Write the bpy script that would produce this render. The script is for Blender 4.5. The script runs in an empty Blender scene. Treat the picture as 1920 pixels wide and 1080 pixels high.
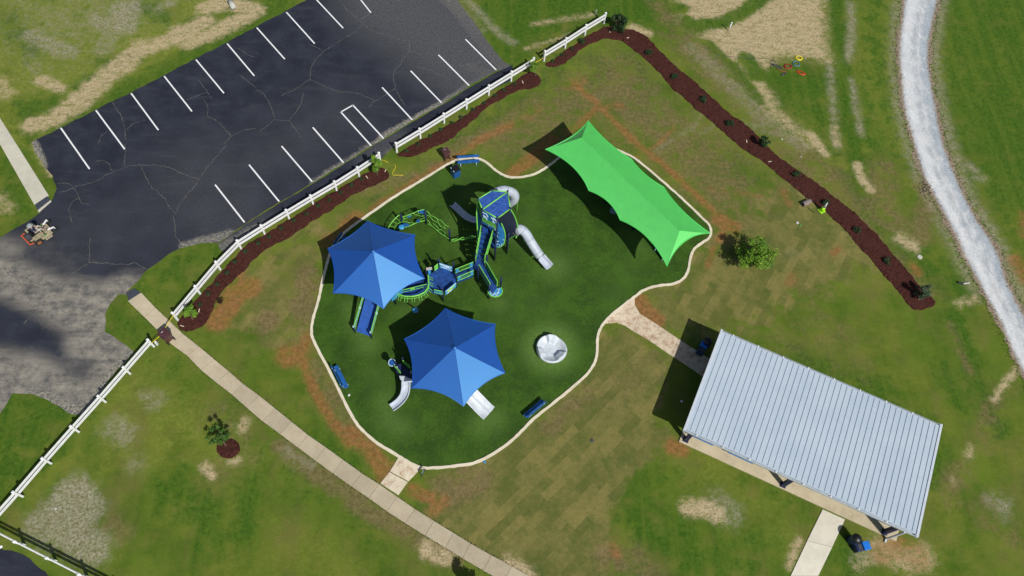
import bpy, bmesh, math, random
import numpy as np
from mathutils import Vector, Matrix
random.seed(7); rng = np.random.default_rng(7)
R = math.radians
# ---------------------------------------------------------------- camera
F, VX, VY, H = 1450.0, 870.0, 1290.0, 51.5          # solved from the photo: focal length, foot of the verticals, height
D_ = Vector((VX-960, VY-540, F)).normalized()         # straight down, in camera axes (x right, y down, z forward)
A_ = (Vector((1,0,0)) - D_*D_.x).normalized()
B_ = -D_.cross(A_)
cam_d = bpy.data.cameras.new('camera'); cam = bpy.data.objects.new('camera', cam_d)
C = bpy.context.scene.collection; C.objects.link(cam)
M_ = Matrix((A_, B_, -D_))                            # camera axes -> world
cam.matrix_world = Matrix.Translation((0,0,H)) @ (M_ @ Matrix(((1,0,0),(0,-1,0),(0,0,-1)))).to_4x4()
cam_d.sensor_width = 36; cam_d.lens = F/1920*36; cam_d.clip_end = 3000; cam_d.clip_start = .5
bpy.context.scene.camera = cam
def P(u, v, h=0.0):
    r = M_ @ Vector((u-960, v-540, F)); t = (H-h)/-r.z
    return Vector((r.x*t, r.y*t, h))
def PP(pts, h=0.0): return [P(p[0], p[1], h) for p in pts]
# ---------------------------------------------------------------- light
SUN = Vector((0.50, -0.76, 1.0)).normalized()
el = math.asin(SUN.z); az = math.atan2(SUN.x, SUN.y)
sc = bpy.context.scene
w = bpy.data.worlds.new('World'); sc.world = w; w.use_nodes = True
nt = w.node_tree; bg = nt.nodes['Background']; sky = nt.nodes.new('ShaderNodeTexSky'); sky.sky_type = 'NISHITA'
sky.sun_disc = False; sky.sun_elevation = el; sky.sun_rotation = az; sky.air_density = 1.0; sky.dust_density = 1.5
nt.links.new(sky.outputs[0], bg.inputs[0]); bg.inputs[1].default_value = 0.066
sl = bpy.data.lights.new('sun', 'SUN'); sl.energy = 4.1; sl.angle = R(0.6); sl.color = (1, .965, .90)
so = bpy.data.objects.new('sun', sl); C.objects.link(so); so.rotation_euler = SUN.to_track_quat('Z', 'Y').to_euler()
so.location = (0, 0, 30)
sc.view_settings.view_transform = 'Standard'; sc.view_settings.look = 'None'; sc.view_settings.exposure = 0.0; sc.view_settings.gamma = 1
# ---------------------------------------------------------------- materials
def nodes(name):
    m = bpy.data.materials.new(name); m.use_nodes = True; t = m.node_tree
    return m, t, t.nodes['Principled BSDF']
class NT:
    def __init__(s, t): s.t = t; s.tc = t.nodes.new('ShaderNodeTexCoord'); s.geo = t.nodes.new('ShaderNodeNewGeometry'); s.pos = s.geo.outputs['Position']
    def L(s, a, b): s.t.links.new(a, b)
    def noise(s, scale, detail=4, rough=.6, vec=None, dist=0.0):
        n = s.t.nodes.new('ShaderNodeTexNoise'); n.inputs['Scale'].default_value = scale; n.inputs['Detail'].default_value = detail
        n.inputs['Roughness'].default_value = rough; n.inputs['Distortion'].default_value = dist
        s.L(vec or s.pos, n.inputs['Vector']); return n.outputs[0]
    def vor(s, scale, feat='F1', out='Distance', vec=None, rnd=1):
        n = s.t.nodes.new('ShaderNodeTexVoronoi'); n.feature = feat; n.inputs['Scale'].default_value = scale; n.inputs['Randomness'].default_value = rnd
        s.L(vec or s.pos, n.inputs['Vector']); return n.outputs[out]
    def math(s, op, a, b=0.0, c=None):
        n = s.t.nodes.new('ShaderNodeMath'); n.operation = op
        for i, x in enumerate((a, b, c)):
            if x is None: continue
            if isinstance(x, (int, float)): n.inputs[i].default_value = x
            else: s.L(x, n.inputs[i])
        return n.outputs[0]
    def ss(s, x, lo, hi):
        n = s.t.nodes.new('ShaderNodeMapRange'); n.interpolation_type = 'SMOOTHSTEP'
        s.L(x, n.inputs[0]); n.inputs[1].default_value = lo; n.inputs[2].default_value = hi; return n.outputs[0]
    def mix(s, f, a, b):
        n = s.t.nodes.new('ShaderNodeMix'); n.data_type = 'RGBA'
        for i, x in ((0, f), (6, a), (7, b)):
            if isinstance(x, (int, float)): n.inputs[i].default_value = x
            elif isinstance(x, tuple): n.inputs[i].default_value = (*x[:3], 1)
            else: s.L(x, n.inputs[i])
        return n.outputs[2]
    def mul(s, a, k):
        n = s.t.nodes.new('ShaderNodeMix'); n.data_type = 'RGBA'; n.blend_type = 'MULTIPLY'; n.inputs[0].default_value = 1
        s.L(a, n.inputs[6]); s.L(k, n.inputs[7]); return n.outputs[2]
    def attr(s, name, ch=None):
        n = s.t.nodes.new('ShaderNodeAttribute'); n.attribute_name = name
        if ch is None: return n.outputs['Color']
        k = s.t.nodes.new('ShaderNodeSeparateColor'); s.L(n.outputs['Color'], k.inputs[0]); return k.outputs[ch]
    def rotvec(s, ang, sx=1, sy=1):
        n = s.t.nodes.new('ShaderNodeMapping'); n.vector_type = 'POINT'; n.inputs['Rotation'].default_value = (0, 0, ang); n.inputs['Scale'].default_value = (sx, sy, 1)
        s.L(s.pos, n.inputs['Vector']); return n.outputs[0]
    def bump(s, h, bsdf, strength=.4, dist=.03):
        b = s.t.nodes.new('ShaderNodeBump'); b.inputs['Strength'].default_value = strength; b.inputs['Distance'].default_value = dist
        s.L(h, b.inputs['Height']); s.L(b.outputs[0], bsdf.inputs['Normal'])
def mat(name, col, rough=.6, var=.15, scale=6.0, metal=0.0, sheen=0.0, spec=.5, bump=0.0, col2=None, coat=0.0):
    m, t, b = nodes(name); n = NT(t)
    f = n.ss(n.noise(scale, 5), .35, .65)
    c2 = col2 or tuple(max(0, c*(1-var*1.6)) for c in col); c1 = tuple(min(1, c*(1+var*.5)) for c in col)
    n.L(n.mix(f, c2, c1), b.inputs['Base Color'])
    b.inputs['Roughness'].default_value = rough; b.inputs['Metallic'].default_value = metal; b.inputs['Specular IOR Level'].default_value = spec
    if sheen: b.inputs['Sheen Weight'].default_value = sheen; b.inputs['Sheen Roughness'].default_value = .4
    if coat: b.inputs['Coat Weight'].default_value = coat
    if bump: n.bump(n.noise(scale*5, 4), b, bump, .01)
    return m
MT = dict(
 white=mat('white_vinyl', (.82,.83,.84), .35, .05, 3),
 navy=mat('navy_powder_coat', (.012,.020,.085), .4, .2, 4),
 blue=mat('blue_plastic', (.016,.105,.34), .4, .15, 4),
 deck=mat('blue_deck_coating', (.010,.060,.26), .6, .25, 3),
 panel=mat('mid_blue_plastic', (.022,.17,.44), .4, .15, 4),
 sky_blue=mat('light_blue_plastic', (.055,.32,.62), .4, .12, 4),
 lime=mat('lime_green_plastic', (.20,.62,.09), .4, .12, 4),
 grate=mat('green_barrier', (.06,.26,.04), .5, .12, 4),
 pale=mat('pale_blue_plastic', (.50,.66,.78), .4, .1, 4),
 slide=mat('grey_slide_plastic', (.44,.49,.57), .5, .08, 2.5),
 bowl=mat('bowl_plastic', (.56,.61,.66), .45, .08, 3),
 maroon=mat('maroon_bin_plastic', (.085,.032,.034), .45, .15, 5),
 black=mat('black_plastic', (.012,.012,.016), .4, .2, 8),
 rubber=mat('tyre_rubber', (.02,.02,.02), .8, .2, 8),
 binblue=mat('bin_blue', (.008,.02,.09), .4, .15, 6),
 boxblue=mat('box_blue', (.01,.18,.68), .4, .1, 6),
 trunk=mat('bark', (.17,.12,.085), .9, .3, 12),
 gravelroof=mat('gutter', (.50,.55,.60), .4, .08, 3, metal=.1),
 lawncone=mat('lime_cone', (.42,.85,.02), .5, .05, 5),
 yellow=mat('yellow_tape', (.75,.62,.02), .5, .1, 5),
 red=mat('red_hose', (.55,.05,.015), .45, .2, 6),
 orange=mat('orange_paint', (.60,.12,.05), .45, .2, 6),
 tan=mat('dusty_tan_paint', (.36,.31,.20), .7, .3, 12),
 rust=mat('rusty_hub', (.35,.14,.06), .7, .3, 14),
 pipe=mat('weathered_pipe', (.27,.22,.20), .8, .3, 20),
 grey=mat('grey_metal', (.30,.31,.33), .45, .15, 8),
 dgrey=mat('dark_grey', (.05,.055,.065), .6, .2, 8),
 stone=mat('pale_stone', (.52,.52,.47), .8, .2, 12),
 skin=mat('skin', (.42,.24,.17), .6, .1, 8),
 shirt=mat('navy_shirt', (.02,.035,.09), .85, .2, 12),
 cloth=mat('pale_trousers', (.42,.38,.32), .9, .2, 12),
 hat=mat('grey_hat', (.30,.34,.34), .85, .1, 12),
 wood=mat('pale_stake', (.65,.55,.42), .8, .1, 12),
 roofedge=mat('roof_trim', (.55,.60,.66), .4, .05, 3),
 steelblue=mat('cord_blue', (.10,.22,.27), .5, .1, 6),
)
# ---------------------------------------------------------------- mesh helpers
class MB:
    def __init__(s): s.v = []; s.f = []; s.m = []
    def add(s, vs, fs, mi=0):
        o = len(s.v); s.v += [tuple(v) for v in vs]; s.f += [tuple(i+o for i in f) for f in fs]; s.m += [mi]*len(fs)
    def frame(s, o, X, Y, Z, x0, x1, y0, y1, z0, z1, mi=0):
        vs = [o + X*x + Y*y + Z*z for z in (z0, z1) for (x, y) in ((x0,y0),(x1,y0),(x1,y1),(x0,y1))]
        s.add(vs, [(3,2,1,0),(4,5,6,7),(0,1,5,4),(1,2,6,5),(2,3,7,6),(3,0,4,7)], mi)
    def box(s, c, sx, sy, sz, rz=0.0, mi=0):
        c = Vector(c); X = Vector((math.cos(rz), math.sin(rz), 0)); Y = Vector((-X.y, X.x, 0)); Z = Vector((0,0,1))
        s.frame(c, X, Y, Z, -sx/2, sx/2, -sy/2, sy/2, -sz/2, sz/2, mi)
    def bar(s, a, b, w_, t_, mi=0):                      # box beam from a to b, w_ across, t_ along the up side
        a = Vector(a); b = Vector(b); X = (b-a); L = X.length
        if L < 1e-6: return
        X /= L; up = Vector((0,0,1)) if abs(X.z) < .95 else Vector((0,1,0))
        Y = up.cross(X).normalized(); Z = X.cross(Y)
        s.frame(a, X, Y, Z, 0, L, -w_/2, w_/2, -t_/2, t_/2, mi)
    def tube(s, pts, r, n=8, closed=False, mi=0, cap=True):
        pts = [Vector(p) for p in pts]; N = len(pts); rings = []
        rr = r if isinstance(r, (list, tuple)) else [r]*N
        prev = None
        for i, p in enumerate(pts):
            a = pts[(i-1) % N] if (closed or i > 0) else p; b = pts[(i+1) % N] if (closed or i < N-1) else p
            T = (b-a).normalized()
            U = (prev - T*prev.dot(T)) if prev is not None else T.cross(Vector((0,0,1)) if abs(T.z) < .9 else Vector((1,0,0)))
            U.normalize(); prev = U; W = T.cross(U)
            rings.append([p + (U*math.cos(2*math.pi*k/n) + W*math.sin(2*math.pi*k/n))*rr[i] for k in range(n)])
        vs = [q for ring in rings for q in ring]; fs = []
        for i in range(N if closed else N-1):
            j = (i+1) % N
            fs += [(i*n+k, i*n+(k+1) % n, j*n+(k+1) % n, j*n+k) for k in range(n)]
        if cap and not closed: fs += [tuple(range(n))[::-1], tuple((N-1)*n+k for k in range(n))]
        s.add(vs, fs, mi)
    def lathe(s, c, prof, n=20, mi=0, axis=None, sx=1, sy=1):
        c = Vector(c); q = Vector((0,0,1)).rotation_difference(Vector(axis).normalized()) if axis else None
        vs = []
        for (r, z) in prof:
            for k in range(n):
                v = Vector((r*math.cos(2*math.pi*k/n)*sx, r*math.sin(2*math.pi*k/n)*sy, z))
                if q: v = q @ v
                vs.append(c+v)
        fs = [(i*n+k, i*n+(k+1) % n, (i+1)*n+(k+1) % n, (i+1)*n+k) for i in range(len(prof)-1) for k in range(n)]
        fs += [tuple(range(n))[::-1], tuple((len(prof)-1)*n+k for k in range(n))]
        s.add(vs, fs, mi)
    def prism(s, pts, z0, z1, mi=0):
        n = len(pts); vs = [(p[0],p[1],z0) for p in pts] + [(p[0],p[1],z1) for p in pts]
        s.add(vs, [tuple(range(n))[::-1], tuple(range(n, 2*n))] + [(i,(i+1)%n,(i+1)%n+n,i+n) for i in range(n)], mi)
    def slab(s, pts, thick, mi=0):                       # 3D polygon with thickness along its own normal
        pts = [Vector(p) for p in pts]; n = len(pts); N = Vector((0,0,0))
        for i in range(n): N += pts[i].cross(pts[(i+1) % n])
        N.normalize()
        vs = [p + N*thick/2 for p in pts] + [p - N*thick/2 for p in pts]
        s.add(vs, [tuple(range(n)), tuple(range(n, 2*n))[::-1]] + [(i, i+n, (i+1)%n+n, (i+1)%n) for i in range(n)], mi)
    def build(s, name, m, parent=None, smooth=False, bevel=0.0, loc=None, sub=0, weld=False):
        org = Vector(loc) if loc is not None else (Vector(parent['_o']) if parent is not None and '_o' in parent else Vector((0,0,0)))
        me = bpy.data.meshes.new(name); me.from_pydata([(v[0]-org.x, v[1]-org.y, v[2]-org.z) for v in s.v], [], s.f)
        for x in (m if isinstance(m, (list, tuple)) else [m]): me.materials.append(MT[x] if isinstance(x, str) else x)
        me.polygons.foreach_set('material_index', s.m)
        if smooth: me.polygons.foreach_set('use_smooth', [True]*len(s.f))
        me.update()
        bm = bmesh.new(); bm.from_mesh(me)
        if weld: bmesh.ops.remove_doubles(bm, verts=bm.verts, dist=.003)
        bmesh.ops.recalc_face_normals(bm, faces=bm.faces); bm.to_mesh(me); bm.free()
        o = bpy.data.objects.new(name, me); C.objects.link(o)
        if parent is not None: o.parent = parent; o['_o'] = tuple(org)
        else: o.location = org; o['_o'] = tuple(org)
        if bevel: b = o.modifiers.new('bevel', 'BEVEL'); b.width = bevel; b.segments = 2; b.limit_method = 'ANGLE'
        if sub: b = o.modifiers.new('sub', 'SUBSURF'); b.levels = sub; b.render_levels = sub
        return o
def tag(o, label, cat, group=None):
    o['label'] = label; o['category'] = cat
    if group: o['group'] = group
    return o
def thing(name, label, cat, loc, group=None):
    o = bpy.data.objects.new(name, None); C.objects.link(o); o.location = loc; o['_o'] = tuple(loc); o.empty_display_size = .2
    return tag(o, label, cat, group)
def structure(o): o['kind'] = 'structure'; return o
def dup(root, loc, rz=0.0, label=None, scale=1.0):
    r = root.copy(); C.objects.link(r); r.location = loc; r.rotation_euler = (0,0,rz); r.scale = (scale,)*3
    if label: r['label'] = label
    for ch in list(root.children):
        c = ch.copy(); C.objects.link(c); c.parent = r
        for g in list(ch.children): d = g.copy(); C.objects.link(d); d.parent = c
    return r
def smooth_poly(pts, it=1, closed=True):                 # Chaikin corner cutting
    pts = [Vector(p) for p in pts]
    for _ in range(it):
        q = []; n = len(pts)
        if not closed: q.append(pts[0])
        for i in range(n if closed else n-1):
            a, b = pts[i], pts[(i+1) % n]; q += [a*.75+b*.25, a*.25+b*.75]
        if not closed: q.append(pts[-1])
        pts = q
    return pts
def resample(pts, step, closed=False):
    pts = [Vector(p) for p in pts]; out = []; n = len(pts)
    for i in range(n if closed else n-1):
        a, b = pts[i], pts[(i+1) % n]; k = max(1, int(round((b-a).length/step)))
        out += [a.lerp(b, j/k) for j in range(k)]
    if not closed: out.append(pts[-1])
    return out
def rough(pts, amp, step=.25):
    out = resample(pts, step, True); n = len(out); r = []
    ph = [random.uniform(0, 6.28) for _ in range(4)]
    for i, p in enumerate(out):
        t = (out[(i+1) % n]-out[i-1]).normalized(); nrm = Vector((-t.y, t.x, 0))
        s = i*step
        d = .5*math.sin(s*.9+ph[0]) + .5*math.sin(s*2.1+ph[1]) + .4*math.sin(s*4.7+ph[2]) + random.uniform(-.6, .6)
        r.append(p + nrm*d*amp)
    return r
# numpy masks -------------------------------------------------------
def xy(pts): return np.array([[p.x, p.y] for p in pts])
def seg_d(Q, A, B):
    d = B-A; t = np.clip(((Q-A)@d)/(d@d+1e-9), 0, 1); return np.linalg.norm(Q-(A+t[:,None]*d), axis=1)
def poly_d(Q, pl, closed=False):
    n = len(pl); best = np.full(len(Q), 1e9)
    if n == 1: return np.linalg.norm(Q-pl[0], axis=1)
    for i in range(n if closed else n-1): best = np.minimum(best, seg_d(Q, pl[i], pl[(i+1) % n]))
    return best
def inside(Q, pl):
    x, y = Q[:,0], Q[:,1]; c = np.zeros(len(Q), bool); n = len(pl); j = n-1
    for i in range(n):
        xi, yi = pl[i]; xj, yj = pl[j]
        c ^= ((yi > y) != (yj > y)) & (x < (xj-xi)*(y-yi)/(yj-yi+1e-12)+xi); j = i
    return c
def stroke(Q, px, w_, fall, st):
    d = poly_d(Q, xy(PP(px))); return np.clip(1-(d-w_/2)/fall, 0, 1)*st
def gstroke(Q, px, w_, fall, st):
    d = poly_d(Q, xy(PP(px))); return np.clip(1-(d-w_*.30)/(fall*1.35+w_*.35), 0, 1)*st
def area(Q, px, fall, st):
    pl = xy(PP(px)); d = poly_d(Q, pl, True); ins = inside(Q, pl)
    sd = np.where(ins, d, -d); fall = fall*1.6; return np.clip(sd/fall*.5+.5, 0, 1)*st
def set_attr(me, name, arr3):
    a = me.color_attributes.new(name, 'FLOAT_COLOR', 'POINT')
    full = np.ones((len(arr3), 4), np.float32); full[:, :3] = arr3; a.data.foreach_set('color', full.ravel())
def clip_grid(poly, z, step):                             # filled polygon cut by a regular grid
    bm = bmesh.new(); vs = [bm.verts.new((p.x, p.y, z)) for p in poly]
    es = [bm.edges.new((vs[i], vs[(i+1) % len(vs)])) for i in range(len(vs))]
    bmesh.ops.triangle_fill(bm, edges=es, use_beauty=True)
    xs = [p.x for p in poly]; ys = [p.y for p in poly]
    for ax, (lo, hi) in (((1,0,0), (min(xs), max(xs))), ((0,1,0), (min(ys), max(ys)))):
        t = lo+step
        while t < hi:
            bmesh.ops.bisect_plane(bm, geom=bm.verts[:]+bm.edges[:]+bm.faces[:], plane_co=(t if ax[0] else 0, t if ax[1] else 0, 0), plane_no=ax); t += step
    bmesh.ops.recalc_face_normals(bm, faces=bm.faces)
    for f in bm.faces:
        if f.normal.z < 0: f.normal_flip()
    return bm
def sheet(name, poly, z, step, m, masks=None):
    bm = clip_grid(poly, z, step); me = bpy.data.meshes.new(name); bm.to_mesh(me); bm.free(); me.materials.append(m)
    if masks:
        co = np.empty(len(me.vertices)*3, np.float32); me.vertices.foreach_get('co', co); Q = co.reshape(-1,3)[:, :2].astype(float)
        set_attr(me, 'm1', masks(Q))
    o = bpy.data.objects.new(name, me); C.objects.link(o); return structure(o)
# ================================================================ GROUND
exec_ground = True
xs = np.concatenate([np.array([-700,-400,-200,-100,-70]), np.arange(-46, 60, .17), np.array([75,110,200,400,700])])
ys = np.concatenate([np.array([-600,-300,-120,-60,-20]), np.arange(-3, 68, .17), np.array([80,120,200,400,800])])
X, Y = np.meshgrid(xs, ys); nx, ny = len(xs), len(ys); Q = np.stack([X.ravel(), Y.ravel()], 1)
CLAY, SAND, THATCH, LUSH, YEL, BROWN, SOD1, SOD2, DARK = range(9)
K = np.zeros((len(Q), 9))
def s(ch, px, w_, fall, st): K[:, ch] = np.maximum(K[:, ch], gstroke(Q, px, w_, fall*(.62 if ch == CLAY else 1), st*(.82 if ch == THATCH and w_ < 1.4 else 1)))
def a(ch, px, fall, st): K[:, ch] = np.maximum(K[:, ch], area(Q, px, fall, st))
# areas
a(SOD1, [(790,965),(870,885),(975,818),(1080,728),(1128,625),(1180,625),(1250,680),(1225,780),(1250,820),(1205,862),(1160,912),(1130,975),(1152,1030),(1130,1120),(1000,1110),(900,1040),(850,1005)], .5, 1)
a(SOD2, [(1195,560),(1215,545),(1290,535),(1298,480),(1360,455),(1420,400),(1500,345),(1600,430),(1640,480),(1520,540),(1400,600),(1330,610),(1240,612),(1200,590)], 1.5, .9)
a(SOD2, [(420,600),(450,520),(520,470),(600,410),(650,425),(608,500),(580,600),(580,650),(500,650)], 1.5, .6)
a(SOD2, [(700,398),(860,300),(960,220),(1010,180),(990,210),(900,262),(840,300),(720,375)], .8, .5)
a(BROWN, [(650,430),(870,250),(1010,170),(1140,90),(1180,95),(1300,210),(1440,330),(1400,420),(1340,440),(1200,290),(1100,230),(1020,330),(900,280),(760,350)], 2.5, .72)
a(BROWN, [(1230,60),(1300,62),(1350,105),(1400,170),(1440,220),(1510,265),(1590,330),(1640,420),(1760,560),(1700,540),(1580,380),(1450,260),(1330,160)], 1.2, .75)
a(BROWN, [(1215,0),(1240,0),(1285,55),(1260,68),(1245,50)], .8, .8)
a(YEL, [(-60,-60),(560,-60),(520,20),(120,240),(40,270),(-60,220)], 3, .75)
a(THATCH, [(-60,-60),(420,-60),(330,60),(180,150),(40,180),(-60,120)], 4, .50)
a(YEL, [(200,600),(340,640),(520,830),(700,960),(640,1000),(400,900),(200,860),(150,800)], 4, .45)
a(YEL, [(1230,860),(1300,850),(1480,960),(1500,1080),(1440,1000),(1330,990)], 3, .55)
a(LUSH, [(845,-60),(1205,-60),(1290,55),(1250,75),(1190,45),(1130,25),(1000,92),(962,118),(940,98),(905,50)], 1.0, .85)
a(LUSH, [(340,470),(405,465),(330,560),(285,560),(255,545),(280,505)], 1.2, .6)
a(LUSH, [(200,625),(215,565),(238,570),(300,640),(255,655)], 1.2, .7)
a(LUSH, [(-60,780),(60,740),(150,780),(120,840),(20,920),(-60,1000)], 2.5, .85)
a(LUSH, [(1180,960),(1230,900),(1400,1000),(1470,1090),(1180,1090)], 2.5, .75)
a(LUSH, [(250,640),(330,650),(470,790),(540,850),(500,860),(400,760),(300,720)], 2, .5)
a(LUSH, [(1770,-60),(2000,-60),(2000,420),(1910,440),(1820,330),(1765,180),(1760,90)], 1.5, .75); a(YEL, [(1770,-60),(1840,-60),(1850,200),(1900,400),(1830,330),(1765,180)], 2, .5); a(LUSH, [(1610,-40),(1670,-40),(1665,150),(1690,300),(1640,330),(1620,200)], 1.5, .7)
a(LUSH, [(1370,830),(1440,860),(1530,930),(1500,960),(1400,900)], 2, .6)
a(LUSH, [(1560,-60),(1590,-60),(1590,130),(1612,300),(1640,400),(1600,380),(1578,250),(1566,100)], 1, .85)
a(LUSH, [(1465,150),(1500,125),(1552,140),(1560,240),(1560,300),(1520,240),(1470,205)], 1.5, .8)
a(SAND, [(1235,-60),(1545,-60),(1552,80),(1560,118),(1500,108),(1452,112),(1436,150),(1462,205),(1500,242),(1538,268),(1524,274),(1470,238),(1425,195),(1400,168),(1370,132),(1335,88),(1308,62),(1275,40)], .8, .92)
for px, ww, st in (([(1440,-10),(1395,22),(1355,42),(1300,48),(1290,40)], 1.0, .9), ([(1330,85),(1345,105),(1375,125),(1420,185)], .6, .6), ([(1260,15),(1280,15)], .8, .6), ([(1400,110),(1420,140)], 1.2, .5), ([(1470,150),(1500,165)], 2.5, .6)):
    s(LUSH, px, ww, .8, st); K[:, SAND] *= 1-stroke(Q, px, ww, .6, .75)
s(YEL, [(1650,0),(1650,150),(1670,250)], 3, 2, .6)
for px, ww, st in (
  ([(1075,155),(1120,195),(1160,235),(1185,262),(1215,285),(1245,310),(1300,360),(1345,405),(1360,428),(1348,450)], .35, .80),
  ([(1165,198),(1120,202),(1085,235),(1062,250)], .5, .65), ([(950,332),(1000,295),(1035,262)], .9, .85), ([(1210,285),(1240,265),(1262,240)], .15, .65),
  ([(1190,260),(1210,285),(1180,300)], .25, .6), ([(1350,412),(1372,425)], 1.2, .85), ([(1340,465),(1325,500)], .3, .7),
  ([(700,392),(760,352),(830,310),(862,292),(900,262),(960,232)], .45, .75), ([(648,428),(672,408)], 1.1, .9), ([(612,455),(640,437)], 1.0, .75),
  ([(560,665),(536,668)], 1.5, .85), ([(555,655),(572,690),(588,730),(608,765),(635,805),(655,832)], .45, .85), ([(572,655),(576,632),(584,628)], .5, .8),
  ([(655,810),(690,842),(712,868),(722,888)], .9, .85), ([(735,875),(718,895)], .6, .85), ([(775,918),(830,942),(812,955)], .6, .85),
  ([(468,540),(440,552),(425,580),(408,600)], 1.5, 1), ([(450,515),(452,545)], .4, .75), ([(1200,562),(1212,582),(1232,602)], 1.0, .95),
  ([(1278,842),(1262,838)], .9, .95), ([(1655,1035),(1690,1030),(1722,1045)], 1.6, .62), ([(1572,467),(1562,475)], .3, .8), ([(1712,498),(1720,510)], .5, .8),
  ([(1490,518),(1480,530)], .8, .6), ([(1150,1022),(1156,1040)], .3, .7), ([(1905,490),(1925,525)], 1.2, .8), ([(1920,440),(1918,400)], .8, .6), ([(1330,355),(1420,365)], .4, .45),
  ([(960,240),(1010,205)], .8, .45), ([(1090,150),(1070,160)], 1.2, .5), ([(1340,400),(1400,470),(1380,480)], .3, .4), ([(1470,360),(1478,380)], .6, .6), ([(1305,80),(1320,100)], .3, .4)): s(CLAY, px, ww, .55, st)
for px, ww, st in (
  ([(60,235),(100,225),(170,165),(250,100),(330,70),(385,40)], 1.3, .80), ([(190,150),(240,125),(260,85)], 1.2, .7), ([(75,150),(112,165)], .7, .75),
  ([(385,15),(430,5),(480,20),(440,42),(400,62),(355,78),(335,60)], 1.3, .85), ([(120,215),(160,190),(200,150)], 1.2, .7), ([(1345,964),(1318,953),(1290,951)], .6, .92),
  ([(1820,840),(1815,854)], .2, .55), ([(1785,903),(1786,899)], .05, .5), ([(1608,310),(1615,335),(1632,355)], .35, .8), ([(1520,252),(1546,287)], .3, .9), ([(1565,240),(1570,270)], .3,.6),
  ([(1905,692),(1880,725),(1865,748)], .05, .75), ([(1690,448),(1712,462)], .9, .7), ([(1650,1030),(1700,1050),(1730,1045)], 1.5, .65), ([(1480,1060),(1490,1030),(1500,1015)], .05, .75),
  ([(955,1062),(985,1085)], .9, .9), ([(800,1030),(835,1045)], .7, .8), ([(458,793),(453,801)], .4, .7), ([(436,866),(444,863)], .12, .75), ([(382,872),(396,892)], .08, .8),
  ([(1610,1060),(1640,1045)], .8, .5), ([(1000,45),(1110,28)], .25, .55), ([(985,92),(1070,65)], .2, .5), ([(1185,52),(1215,62)], .5, .8), ([(70,268),(88,305),(98,325)], .25, .8), ([(1830,560),(1795,570)], .3, .6),
  ([(0,155),(12,175)], 1, .6), ([(0,370),(15,390)], 1.0, .5)): s(SAND, px, ww, .5, st)
for px, ww, st in (
  ([(225,20),(240,15),(232,48)], 2.2, .85), ([(180,35),(195,45)], 1.5, .75), ([(300,15),(320,5)], 1.0, .75), ([(60,65),(95,85),(130,98)], 1.6, .7), ([(205,65),(195,90)], 1.8, .6), ([(55,110),(70,130)], 1.2, .6),
  ([(100,965),(140,920),(165,955),(130,985),(150,1015),(175,1030)], 1.8, .88), ([(70,985),(100,1010)], 1.5, .75), ([(275,742),(298,748),(290,760)], .6, .75), ([(210,800),(238,815)], 1.5, .6), ([(255,870)], 1.2, .6),
  ([(1595,8),(1597,60),(1590,112)], .35, .9), ([(1597,150),(1605,200),(1614,250)], .2, .85), ([(1555,118),(1560,180),(1564,225)], .35, .8), ([(1565,250),(1570,275)], .3, .8),
  ([(1815,308),(1828,320)], .3, .85), ([(1830,333),(1845,335)], .3, .8), ([(1860,938),(1885,945),(1880,965)], .8, .75), ([(1370,965),(1345,945)], 1.5, .65), ([(875,0),(905,30),(935,62),(962,80)], .3, .85),
  ([(848,0),(880,28),(905,58)], .5, .6), ([(1610,1045),(1625,1040)], .5, .7), ([(1400,90),(1440,60),(1500,30)], 3, .35), ([(1300,90),(1420,210),(1500,270)], 1.5, .55), ([(1400,230),(1450,250)], .8, .6),
  ([(1690,-20),(1682,75),(1681,112),(1690,200),(1704,260),(1728,335),(1765,405),(1800,480),(1835,545)], 1.5, .6), ([(1765,-20),(1748,87),(1748,125),(1763,210),(1790,307),(1822,382),(1862,445),(1890,500),(1920,570)], 1.4, .65),
  ([(535,845),(560,862),(580,870)], .4, .7), ([(1315,250),(1350,230)], .2, .5), ([(1230,280),(1300,240),(1315,215)], .12, .6), ([(1480,480),(1500,470)], .8, .4)): s(THATCH, px, ww, .6, st)
for px, ww, st in (
  ([(530,835),(600,892),(650,925),(700,962),(760,995),(800,1022),(850,1048)], .45, .85), ([(690,352),(800,330),(870,270),(960,228)], .8, .7), ([(570,570),(575,600),(580,520)], 1.2, .8), ([(590,690),(615,720),(640,790),(690,830)], .9, .7),
  ([(1265,660),(1200,700),(1120,760)], 2.5, .35), ([(1100,740),(1030,800)], .5, .6), ([(1730,1000),(1700,960),(1660,1010)], 1, .2), ([(1730,340),(1745,365),(1735,400),(1725,440)], 1.0, .85), ([(1800,880),(1780,930)], 1.5, .5),
  ([(1780,610),(1800,660),(1820,700)], .1, .5), ([(1480,640),(1560,620),(1600,680)], 4, .35), ([(1860,760),(1840,830)], 1.2, .5), ([(830,920),(870,900),(890,905)], 1.8, .75), ([(1850,960),(1900,1000)], 2.5, .4), ([(390,790),(410,770)], 1.2, .4),
  ([(160,1000),(180,960),(215,1000)], 2.0, .5), ([(440,790),(460,850),(410,890)], 1.8, .4), ([(500,590),(505,610)], .7, .8), ([(1660,320),(1640,400),(1690,420)], 2.5, .55), ([(1480,290),(1560,350)], 2, .5), ([(1140,1040),(1190,1050),(1230,1075)], 1.5, .6)): s(BROWN, px, ww, .7, st)
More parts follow.
